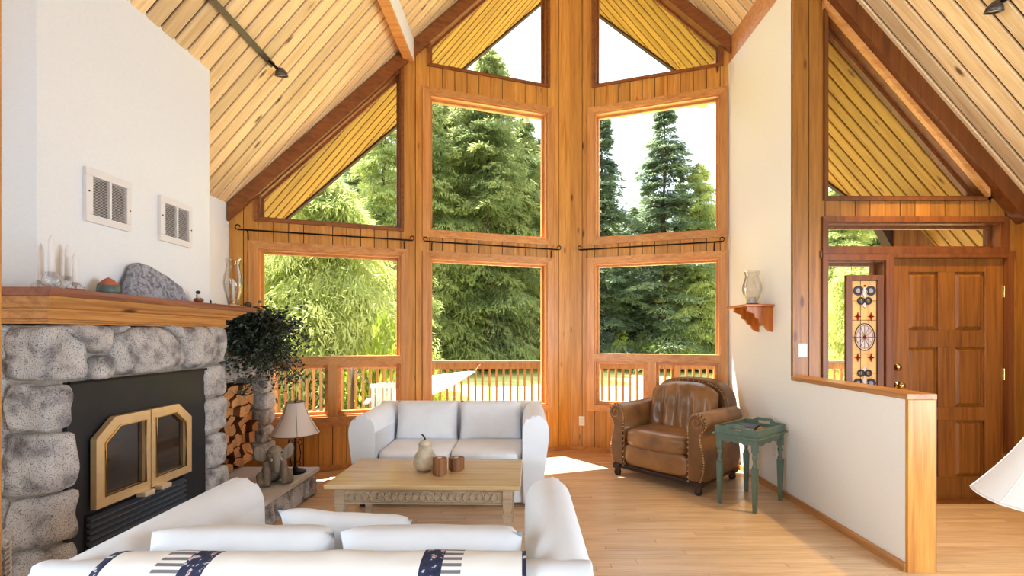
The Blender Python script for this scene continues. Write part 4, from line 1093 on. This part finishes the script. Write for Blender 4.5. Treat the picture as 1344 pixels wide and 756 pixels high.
# ------------------------------------------------------------------ carved elephant
el = thing('elephant_statue', 'grey carved wooden elephant sitting on the hearth', 'statue', (-1.975, 3.76, HZ), math.radians(35))
m = MB()
m.blob((0, .06, .085), (.085, .085, .085), 2.2, 5); m.blob((0, .03, .15), (.07, .068, .10), 2.2, 5); m.blob((0, -.03, .235), (.062, .066, .062), 2.1, 5)
m.blob((0, -.035, .275), (.04, .04, .03), 2, 4)
m.tube([(0, -.08, .235), (0, -.112, .21), (0, -.122, .17), (0, -.118, .13), (0, -.132, .105)], .02, 10, rr=[.034, .028, .023, .019, .016])
for sg in (-1, 1):
    m.tube([(sg*.05, -.01, .17), (sg*.06, -.06, .10), (sg*.064, -.085, .03), (sg*.066, -.095, .006)], .025, 10, rr=[.036, .03, .027, .03])
    m.tube([(sg*.06, .05, .06), (sg*.095, -.02, .07), (sg*.10, -.06, .03), (sg*.105, -.085, .018)], .03, 10, rr=[.045, .04, .03, .026])
o = m.done('body', 'carved_grey', el, recentre=False)
rm = o.modifiers.new('merge', 'REMESH'); rm.mode = 'VOXEL'; rm.voxel_size = .006; rm.use_smooth_shade = True
sm = o.modifiers.new('soft', 'SMOOTH'); sm.factor = .6; sm.iterations = 4
for sg in (-1, 1):
    def ear(u, v, s_):
        a, b = 2*u-1, 2*v-1; a, b = a*math.sqrt(1-b*b/2), b*math.sqrt(1-a*a/2); k = max(0, 1-a*a-b*b)**.5
        x = .095+a*.052; z = .235+b*.06*(1+.2*a)+.02*a; y = -.015+.035*(a+1)*.5+s_*.009*k
        return Vector((sg*x, y, z))
    sheet_closed(ear, 12, 12).done('ear', 'carved_grey', el)
    MB().tube([(sg*.03, -.085, .215), (sg*.035, -.12, .205), (sg*.035, -.145, .215)], .006, 8, rr=[.008, .006, .003]).done('tusk', 'candle_wax', el)
    MB().blob((sg*.04, -.083, .255), (.006, .005, .006), 2, 2).done('eye', 'bird_black', el)
# ------------------------------------------------------------------ plant on the ledge
pt = thing('potted_plant', 'bushy dark small-leaved plant spilling from the stone ledge', 'plant', (-2.47, 4.18, 1.226))
MB().lathe([(.085, 0), (.10, .03), (.115, .12), (.12, .13), (.10, .13), (.095, .11), (.0005, .11)], (0, 0, 0), 20).done('pot', 'planter_dark', pt)
stems = MB(); LV, LF, LV2, LF2 = [], [], [], []
rg = random.Random(21)
def add_leaf(V, Fc, p, d, L, w, up):
    d = d.normalized(); s_ = d.cross(up); s_ = s_.normalized() if s_.length > .01 else Vector((1, 0, 0)); n = len(V)
    V += [p, p+d*L*.5+s_*w, p+d*L, p+d*L*.5-s_*w]; Fc.append((n, n+1, n+2, n+3))
for k in range(330):
    a = rg.gauss(-.35, 1.15); out = rg.uniform(.10, .60); top = rg.uniform(.0, .36)
    dirx, diry = math.cos(a), math.sin(a)
    if dirx < -.2: out *= .55
    if diry > .3: out *= .8
    drop = rg.uniform(.0, .50)*min(1, out/.3) if dirx > -.2 else .05
    p0 = Vector((rg.uniform(-.04, .04), rg.uniform(-.04, .04), .10)); p1 = Vector((dirx*out*.45, diry*out*.45, .10+top*.7)); p2 = Vector((dirx*out, diry*out, .12+top-drop))
    pts = catmull([p0, p1, p2], 5)
    if k < 90: stems.tube(pts, .003, 4)
    for p in pts[2:]:
        for q in range(7):
            d = Vector((rg.uniform(-1, 1), rg.uniform(-1, 1), rg.uniform(-.9, .7))); pp = p+d*rg.uniform(0, .06)
            L = rg.uniform(.025, .048)
            (add_leaf(LV, LF, pp, d, L, L*.26, Vector((rg.random(), rg.random(), 1))) if rg.random() < .68 else add_leaf(LV2, LF2, pp, d, L, L*.26, Vector((rg.random(), rg.random(), 1))))
stems.done('stems', 'plant_stem', pt, recentre=False)
def raw(name, V, Fc, mat, parent, kind=None):
    me = bpy.data.meshes.new(name); me.from_pydata([tuple(v) for v in V], [], Fc); me.materials.append(MATS[mat]); o = bpy.data.objects.new(name, me); COL.objects.link(o); o.parent = parent
    if kind: o['kind'] = kind
    return o
raw('leaves', LV, LF, 'plant_leaf', pt, 'stuff'); raw('pale_leaves', LV2, LF2, 'plant_leaf_pale', pt, 'stuff')
# ------------------------------------------------------------------ fire poker by the stone side
pk = thing('fire_poker', 'twisted steel fire poker with ring handle by the stone side', 'fire tool', (-2.085, 1.915, 0))
for s_ in (0, PI):
    MB().tube([(.006*math.cos(z*160+s_), .006*math.sin(z*160+s_), z) for z in [.02+.55*k/90 for k in range(91)]], .0055, 6).done('twisted_strand', 'rope_steel', pk)
MB().tube([(.0, .0+.022*math.sin(a), .592-.022*math.cos(a)) if False else (.022*math.sin(a), 0, .592-.022*math.cos(a)) for a in [2*PI*i/20 for i in range(20)]], .006, 8, True).done('ring_handle', 'rope_steel', pk)
MB().lathe([(.05, 0), (.05, .01), (.008, .022), (.008, .03)], (0, 0, 0), 16).done('foot', 'black_iron', pk)
# ------------------------------------------------------------------ stained glass panel in the sidelight
sg_ = thing('stained_glass_panel', 'stained glass panel with wheel motif in dark frame before the sidelight', 'stained glass', (2.84, YE-.045, 1.385))
PW, PH = .155, .515                     # half sizes
for (x0, z0, x1, z1) in ((-PW, -PH, -PW+.05, PH), (PW-.05, -PH, PW, PH), (-PW+.05, -PH, PW-.05, -PH+.05), (-PW+.05, PH-.045, PW-.05, PH)):
    MB().box((x0, -.014, z0), (x1, .014, z1), .003).done('frame_bar', 'entry_trim', sg_)
gw, gh = PW-.05, PH-.047
def pane2(pts, mat, y=0, name='glass_piece', t_=.003):
    return MB().prism(pts, XZ(), y-t_/2, y+t_/2).done(name, mat, sg_)
def came(pts, closed=True, r_=.0032): return MB().tube([(x, -.0085, z) for x, z in pts], r_, 5, closed).done('lead_came', 'lead', sg_)
zs = [-gh, -.30, -.14, -.0, .14, .30, gh]; xs = [-gw, -gw/3, gw/3, gw]
for i in range(3):
    for j in range(6):
        pane2([(xs[i], zs[j]), (xs[i+1], zs[j]), (xs[i+1], zs[j+1]), (xs[i], zs[j+1])], 'amber_glass', .004, t_=.002)
for x in xs: came([(x, -gh), (x, gh)], False, .0022)
for z in zs: came([(-gw, z), (gw, z)], False, .0022)
er, ez = .082, .112
ell = lambda k, n, s_=1, c=0: (er*s_*math.cos(2*PI*k/n), c+ez*s_*math.sin(2*PI*k/n))
for k in range(12):
    pane2([(0, 0)]+[ell(k+q/2, 12) for q in range(3)], 'white_glass', -.0035); came([(0, 0), ell(k, 12, .84)], False, .0016)
came([ell(k, 28) for k in range(28)], True, .004); came([ell(k, 28, .84) for k in range(28)], True, .0016)
MB().blob((0, -.006, 0), (.012, .005, .012), 2, 3).done('jewel', 'ruby_glass', sg_)
for sx in (-1, 1):
    for z in (.17, -.17):
        pts = []
        for k in range(8):
            r_ = .036 if k % 2 == 0 else .012; pts.append((sx*.055+r_*.8*math.cos(k*PI/4), z+r_*math.sin(k*PI/4)))
        pane2(pts, 'ruby_glass', -.004, 'star_piece'); came(pts, True, .0016)
for sz in (1, -1):
    def S(pts): return [(x, sz*z) for x, z in pts]
    for sx in (-1, 1):
        for cx, cz, r_ in ((.052, .385, .040), (.030, .30, .030)):
            ring = [(sx*(cx+r_*math.cos(a)), sz*(cz+r_*math.sin(a))) for a in [2*PI*i/16 for i in range(16)]]
            rin = [(sx*(cx+r_*.55*math.cos(a)), sz*(cz+r_*.55*math.sin(a))) for a in [2*PI*i/16 for i in range(16)]]
            pane2(ring, 'slate_glass', -.004, 'scroll_piece'); pane2(rin, 'white_glass' if cz > .35 else 'yellow_glass', -.0065, 'scroll_centre'); came(ring, True, .0022); came(rin, True, .0016)
    d_ = S([(0, .43), (.026, .375), (0, .315), (-.026, .375)]); pane2(d_, 'white_glass', -.0075, 'diamond_piece'); came(d_, True, .0016)
    d_ = S([(0, .29), (.02, .265), (0, .24), (-.02, .265)]); pane2(d_, 'white_glass', -.0075, 'diamond_piece'); came(d_, True, .0016)
    MB().blob((0, -.009, sz*.425), (.010, .004, .010), 2, 3).done('jewel', 'ruby_glass', sg_)
for x in (-.1, .1):
    MB().tube([(x, 0, PH-.005), (x, .01, PH+.08), (x, .035, PH+.15)], .002, 5).done('hanger', 'black_iron', sg_)
# ------------------------------------------------------------------ outside: deck, railing, lawn
DZ = -.12
deck = MB(); deck.box((-7, 4.0, DZ-.2), (XL-.16, 8.7, DZ-.03)).box((-7, 6.1, DZ-.2), (7.5, 8.7, DZ-.03)).prism([(XL-.16, 4.9), (PX, 6.05), (2.6, 5.5), (2.6, 4.3), (7.5, 4.3), (7.5, 6.1), (XL-.16, 6.1)], XY(), DZ-.2, DZ-.03)
deck = tag(deck.done('deck', 'deck_board', recentre=False), 'weathered board deck outside the window wall', 'deck', kind='structure')
for k in range(18):
    y = 6.15+k*.142
    MB().box((-7, y, DZ-.03), (7.5, y+.137, DZ)).done('deck_plank', 'deck_board', deck)
RY = 8.45
rl_ = thing('deck_railing', 'cedar deck railing with square balusters beyond the windows', 'railing', (0, RY, DZ))
zt = .95-DZ
MB().box((-6.5, -.07, zt-.035), (7, .07, zt)).done('cap_rail', 'deck_board', rl_)
MB().box((-6.5, -.02, zt-.15), (7, .02, zt-.035)).done('top_rail', 'railing_cedar', rl_)
MB().box((-6.5, -.02, .08), (7, .02, .17)).done('bottom_rail', 'railing_cedar', rl_)
base_b = None
x = -6.4
while x < 6.95:
    if base_b is None:
        base_b = MB().box((-.019, -.019, -.5), (.019, .019, .5)).done('baluster', 'railing_cedar', rl_); b_ = base_b
    else: b_ = base_b.copy(); COL.objects.link(b_); b_.parent = rl_
    b_.location = (x, .035, .60); b_.scale = (1, 1, zt-.22); x += .1262
for x in (-4.4, 2.75, 5.2): MB().box((x-.045, -.045, 0), (x+.045, .045, zt-.03)).done('post', 'railing_cedar', rl_)
# porch over the entry
pb = thing('porch_frame', 'porch beam and sage post outside the front door', 'porch', (0, 0, 0))
MB().box((3.90, 4.95, 2.30), (6.2, 5.10, 2.66)).done('beam', 'railing_cedar', pb)
MB().prism([(3.90, 2.30), (3.90, 2.66), (3.70, 2.66)], XZ(), 4.97, 5.08).done('bracket', 'fascia_dark', pb)
MB().box((4.70, 4.80, DZ), (4.86, 4.94, 2.66)).done('post', 'porch_sage', pb)
lawn = MB()
lawn.grid(lambda u, v: Vector((-70+140*u, 4.2+90*v, -.75+.25*noise.noise(Vector((u*9, v*6, 0)))+max(0, (v-.25))*3)), 60, 40)
tag(lawn.done('lawn', 'lawn_grass', recentre=False), 'sunlit yellow-green lawn between deck and forest', 'lawn', kind='structure')
# white deck chair and hammock
dc = thing('deck_chair', 'white wicker deck chair behind the loveseat window', 'chair', at(509, 440, 7.15)*1, .2)
dc.location.z = DZ
MB().box((-.27, -.28, .30), (.27, .25, .36), .01).done('seat', 'wicker_white', dc)
m = MB()
for k in range(9):
    x = -.24+k*.06; m.box((x-.022, .22, .36), (x+.022, .245, .74+.05*math.cos(x*5)))
m.done('backrest', 'wicker_white', dc)
MB().box((-.28, .215, .70), (.28, .25, .76), .008).done('top_rail', 'wicker_white', dc)
for sx in (-1, 1):
    for sy in (-1, 1): MB().box((sx*.25-.02, sy*.22-.02, 0), (sx*.25+.02, sy*.22+.02, .31)).done('leg', 'wicker_white', dc)
    MB().box((sx*.29-.035, -.28, .52), (sx*.29+.035, .24, .545), .005).done('arm', 'wicker_white', dc)
hm = thing('hammock', 'white cloth hammock slung on the deck behind the loveseat', 'hammock', (-1.93, 7.85, DZ))
def hf(u, v):
    x = 1.35*u; return Vector((x-.2, (v-.5)*.5*(1-u), .42+.50*u**1.1+v*.34*(1-u)**.8-.10*math.sin(PI*u)*(1-v)))
m = MB().grid(hf, 24, 10); o = m.done('cloth', 'hammock_white', hm, recentre=False)
sm = o.modifiers.new('thickness', 'SOLIDIFY'); sm.thickness = .01
MB().tube([(1.14, 0, .93), (1.16, .25, .97), (1.18, .5, 1.0)], .006, 6).done('rope', 'railing_cedar', hm)
m = MB().tube([(-.9, 0, 0), (-.9, 0, 1.0)], .025, 8); m.tube([(-.9, 0, .02), (.9, 0, .02)], .025, 8); m.tube([(-.9, 0, .95), (-.5, 0, .62), (-.2, 0, .50)], .006, 6); m.done('stand', 'fascia_dark', hm)
# ------------------------------------------------------------------ trees
def needles(seed, h, r, nb, nt, droop, rise, tw, tl, pw=.8, lo=.06, hang=.35, vr=.6):
    """crown of a conifer as narrow leaf quads on drooping branches; returns verts (n,3)"""
    g = np.random.default_rng(seed); V = []
    t_ = np.sort(g.random(nb)**1.1)*(1-lo)+lo
    az = g.random(nb)*2*np.pi; Rb = r*np.power(1-t_, pw)*g.uniform(vr, 1.12, nb)+.15
    for z, a, L in zip(t_*h, az, Rb):
        n = max(4, int(nt*(.35+.65*L/r))); s_ = g.random(n)**.7
        d = np.array([np.cos(a), np.sin(a), 0]); sd = np.array([-np.sin(a), np.cos(a), 0])
        P = np.outer(s_*L, d); P[:, 2] = z+rise*s_*L-droop*L*s_**2
        side = g.choice([-1, 1], n)*g.uniform(.0, 1.0, n)
        spread = (.10+.34*L*(1-s_*.75))
        P = P+np.outer(side*spread, sd); P[:, 2] -= np.abs(side)*spread*hang+g.uniform(0, .10, n)
        dirv = np.outer(g.uniform(.3, 1, n), d)+np.outer(side*1.1+g.normal(0, .3, n), sd); dirv[:, 2] = g.uniform(-.9, .1, n)*hang*2.2
        dirv /= np.linalg.norm(dirv, axis=1)[:, None]
        wv = np.cross(dirv, g.normal(0, .35, (n, 3))+np.array([0, 0, 1])); wv /= np.linalg.norm(wv, axis=1)[:, None]+1e-6
        ln = tl*g.uniform(.6, 1.35, n)[:, None]; wd_ = tw*g.uniform(.6, 1.3, n)[:, None]
        V.append(np.stack([P, P+dirv*ln*.45+wv*wd_, P+dirv*ln, P+dirv*ln*.45-wv*wd_], 1))
    return np.concatenate(V).reshape(-1, 3)
def quadmesh(name, V, mat):
    n = len(V)//4; me = bpy.data.meshes.new(name)
    me.vertices.add(len(V)); me.vertices.foreach_set('co', V.astype(np.float32).ravel())
    me.loops.add(4*n); me.loops.foreach_set('vertex_index', np.arange(4*n, dtype=np.int32))
    me.polygons.add(n); me.polygons.foreach_set('loop_start', np.arange(0, 4*n, 4, dtype=np.int32))
    me.update(); me.validate(); me.materials.append(MATS[mat]); return me
def trunk(h, r, seed, nb=14):
    m = MB(); m.tube([(.08*math.sin(k*1.3+seed), .08*math.cos(k*1.7+seed), h*k/10) for k in range(11)], r, 8, rr=[r*(1-.96*k/10)+.01 for k in range(11)])
    rg_ = random.Random(seed)
    for k in range(nb):
        z = h*rg_.uniform(.08, .7); a = rg_.uniform(0, 2*PI); L = h*.13*(1-z/h)+.3
        m.tube([(0, 0, z), (L*.5*math.cos(a), L*.5*math.sin(a), z+.1), (L*math.cos(a), L*math.sin(a), z-.1)], .03, 5, rr=[.06, .04, .01])
    return m
PROTO = {}
def proto(key, V, mat, h, tr, nb=14):
    o = trunk(h, tr, len(PROTO)+3, nb).done('trunk', 'trunk_bark', None, recentre=False)
    PROTO[key] = (quadmesh('foliage', V, mat), o.data); bpy.data.objects.remove(o)
proto('fir', needles(1, 16, 4.2, 330, 230, .28, .10, .034, .28, .85, vr=.4), 'fir_needles', 16, .26)
proto('fir_slim', needles(2, 16, 3.2, 300, 200, .36, .10, .034, .28, .9, vr=.4), 'fir_needles', 16, .22)
proto('hemlock', needles(3, 16, 4.4, 470, 220, .38, .20, .032, .27, .62, hang=.7, vr=.4), 'hemlock_needles', 16, .28)
proto('cedar', needles(4, 8, 4.6, 520, 240, .62, .25, .022, .24, .55, .05, 1.0, vr=.5), 'cedar_needles', 8, .25)
def tree(key, px, Y, h, lab, h0, grp=None, wid=1.0, rz=None, base=-.75, name=None):
    x = (px-VX)/F*Y
    if Y > 25: base += (Y-26.7)/90*3 if Y > 26.7 else 0
    t_ = thing(name or ('fir_tree' if key.startswith('fir') else key+'_tree'), lab, 'tree', (x, Y, base-.1), rz if rz is not None else R.random()*6.28, grp)
    for nm, me in zip(('foliage', 'trunk'), PROTO[key]):
        o = bpy.data.objects.new(nm, me); COL.objects.link(o); o.parent = t_
    s_ = h/h0; t_.scale = (s_*wid, s_*wid, s_); return t_
H = lambda py, Y: EYE+(VY-py)/F*Y+.85       # height of a tree whose tip shows at row py
# leading trees
tree('hemlock', 640, 28, H(55, 28), 'tallest shaggy hemlock filling the upper window above the loveseat', 16, wid=.95, rz=1.0)
tree('hemlock', 585, 30, H(70, 30), 'tall dark hemlock just left of the tallest hemlock', 16, wid=.75, rz=2.3)
tree('hemlock', 690, 31, H(150, 31), 'lighter hemlock just right of the tallest hemlock', 16, wid=.8, rz=4.0)
tree('fir', 872, 31, H(138, 31), 'pointed fir standing out against the sky above the armchair', 16, wid=1.2, rz=.5)
tree('fir_slim', 791, 31, H(152, 31), 'slim pointed fir beside the centre post of the windows', 16, wid=1.15, rz=2.0)
tree('hemlock', 918, 30, H(215, 30), 'pale hemlock beside the pointed fir, near the white wall', 16, wid=.95, rz=5.0)
tree('cedar', 430, 12.5, H(225, 12.5), 'bright weeping cedar close to the fireplace-side windows', 8, wid=1.0, rz=.3)
tree('cedar', 365, 13.5, H(250, 13.5), 'weeping cedar half hidden behind the brightest cedar', 8, wid=.9, rz=3.0)
tree('hemlock', 505, 19, H(120, 19), 'spreading hemlock behind the weeping cedar', 16, wid=.8, rz=3.3)
tree('fir', 470, 24, H(130, 24), 'dark fir behind the spreading hemlock', 16, wid=.9)
tree('hemlock', 1105, 20, H(235, 20), 'hemlock seen through the sidelight by the front door', 16, wid=1.1)
tree('cedar', 1120, 12, H(335, 12), 'low cedar seen behind the stained glass panel', 8, wid=.8)
tree('hemlock', 610, 33, H(95, 33), 'shaggy hemlock directly behind the tallest hemlock', 16, wid=.95, rz=.2)
tree('hemlock', 560, 27, H(100, 27), 'broad hemlock hidden partly by the post between the loveseat windows', 16, wid=.9, rz=5.2)
tree('fir', 662, 34, H(120, 34), 'dark fir behind the tallest hemlock on its right', 16, wid=1.0, rz=1.2)
# forest rows that close the view
for row, (Y, py0, n) in enumerate(((36, 285, 20), (41, 262, 20), (47, 250, 20))):
    for k in range(n):
        px = 300+(1240-300)*(k+.5*(row % 2)+R.uniform(-.25, .25))/(n-1)
        key = R.choice(['fir', 'hemlock', 'fir_slim']); hh = H(py0+R.uniform(-18, 22), Y)
        if px < 720: hh *= 1.25
        tree(key, px, Y, hh, 'dark conifer standing in the forest row behind the lawn', 16, 'forest conifers behind the lawn', 1.25)
# understorey and shrubs
def shrub_mesh(seed, n=4200, rz=.9):
    g = np.random.default_rng(seed); d = g.normal(size=(n, 3)); d /= np.linalg.norm(d, axis=1)[:, None]; d[:, 2] = np.abs(d[:, 2])
    rad = g.random(n)**.35*(1+.35*np.sin(d[:, 0]*5+seed)*np.cos(d[:, 1]*6)); P = d*rad[:, None]; P[:, 2] *= rz
    dv = d+g.normal(0, .7, (n, 3)); dv /= np.linalg.norm(dv, axis=1)[:, None]; wv = np.cross(dv, g.normal(size=(n, 3))); wv /= np.linalg.norm(wv, axis=1)[:, None]
    L = g.uniform(.05, .13, n)[:, None]
    return np.stack([P, P+dv*L*.5+wv*L*.3, P+dv*L, P+dv*L*.5-wv*L*.3], 1).reshape(-1, 3)
SH = [quadmesh('foliage', shrub_mesh(1), 'shrub_leaves'), quadmesh('foliage', shrub_mesh(2), 'hemlock_needles')]
def shrub(px, Y, r, z, mesh, lab, grp=None, hgt=1.0):
    x = (px-VX)/F*Y; t_ = thing('shrub', lab, 'shrub', (x, Y, z), R.random()*6, grp); t_.scale = (r, r, r*hgt)
    o = bpy.data.objects.new('foliage', SH[mesh]); COL.objects.link(o); o.parent = t_
    m = MB()
    for k in range(5): m.tube([(0, 0, 0), (.25*math.cos(k*1.3), .25*math.sin(k*1.3), .4), (.5*math.cos(k*1.3), .5*math.sin(k*1.3), .7)], .03, 5)
    m.done('stems', 'trunk_bark', t_, recentre=False); return t_
shrub(512, 10.5, 1.1, -.75, 0, 'yellow-green shrub outside the window beside the loveseat', hgt=2.0)
shrub(400, 10.6, .9, -.75, 1, 'green shrub at the foot of the weeping cedar', hgt=1.3)
shrub(470, 11.5, 1.0, -.75, 1, 'dark green shrub just left of the yellow-green shrub', hgt=1.2)
shrub(572, 10.2, .6, -.75, 0, 'small bright shrub behind the hammock', hgt=1.5)
for k in range(16):
    px = 560+26*k+R.uniform(-8, 8); shrub(px, R.uniform(29, 32), R.uniform(1.2, 2.2), -.6, k % 2, 'rounded shrub along the forest edge behind the lawn', 'shrubs at the forest edge', R.uniform(.8, 1.3))
for px, Y, r_, lab in ((412, 9.7, .42, 'mossy rock by the lawn behind the hearth lamp'), (468, 9.5, .28, 'smaller mossy rock by the lawn under the shrub')):
    m = MB(); m.blob(((px-VX)/F*Y, Y, -.45), (r_*1.3, r_, r_*.8), 2.6, 6, .1, 3, r_*10); tag(m.done('garden_rock', 'moss_rock'), lab, 'rock')
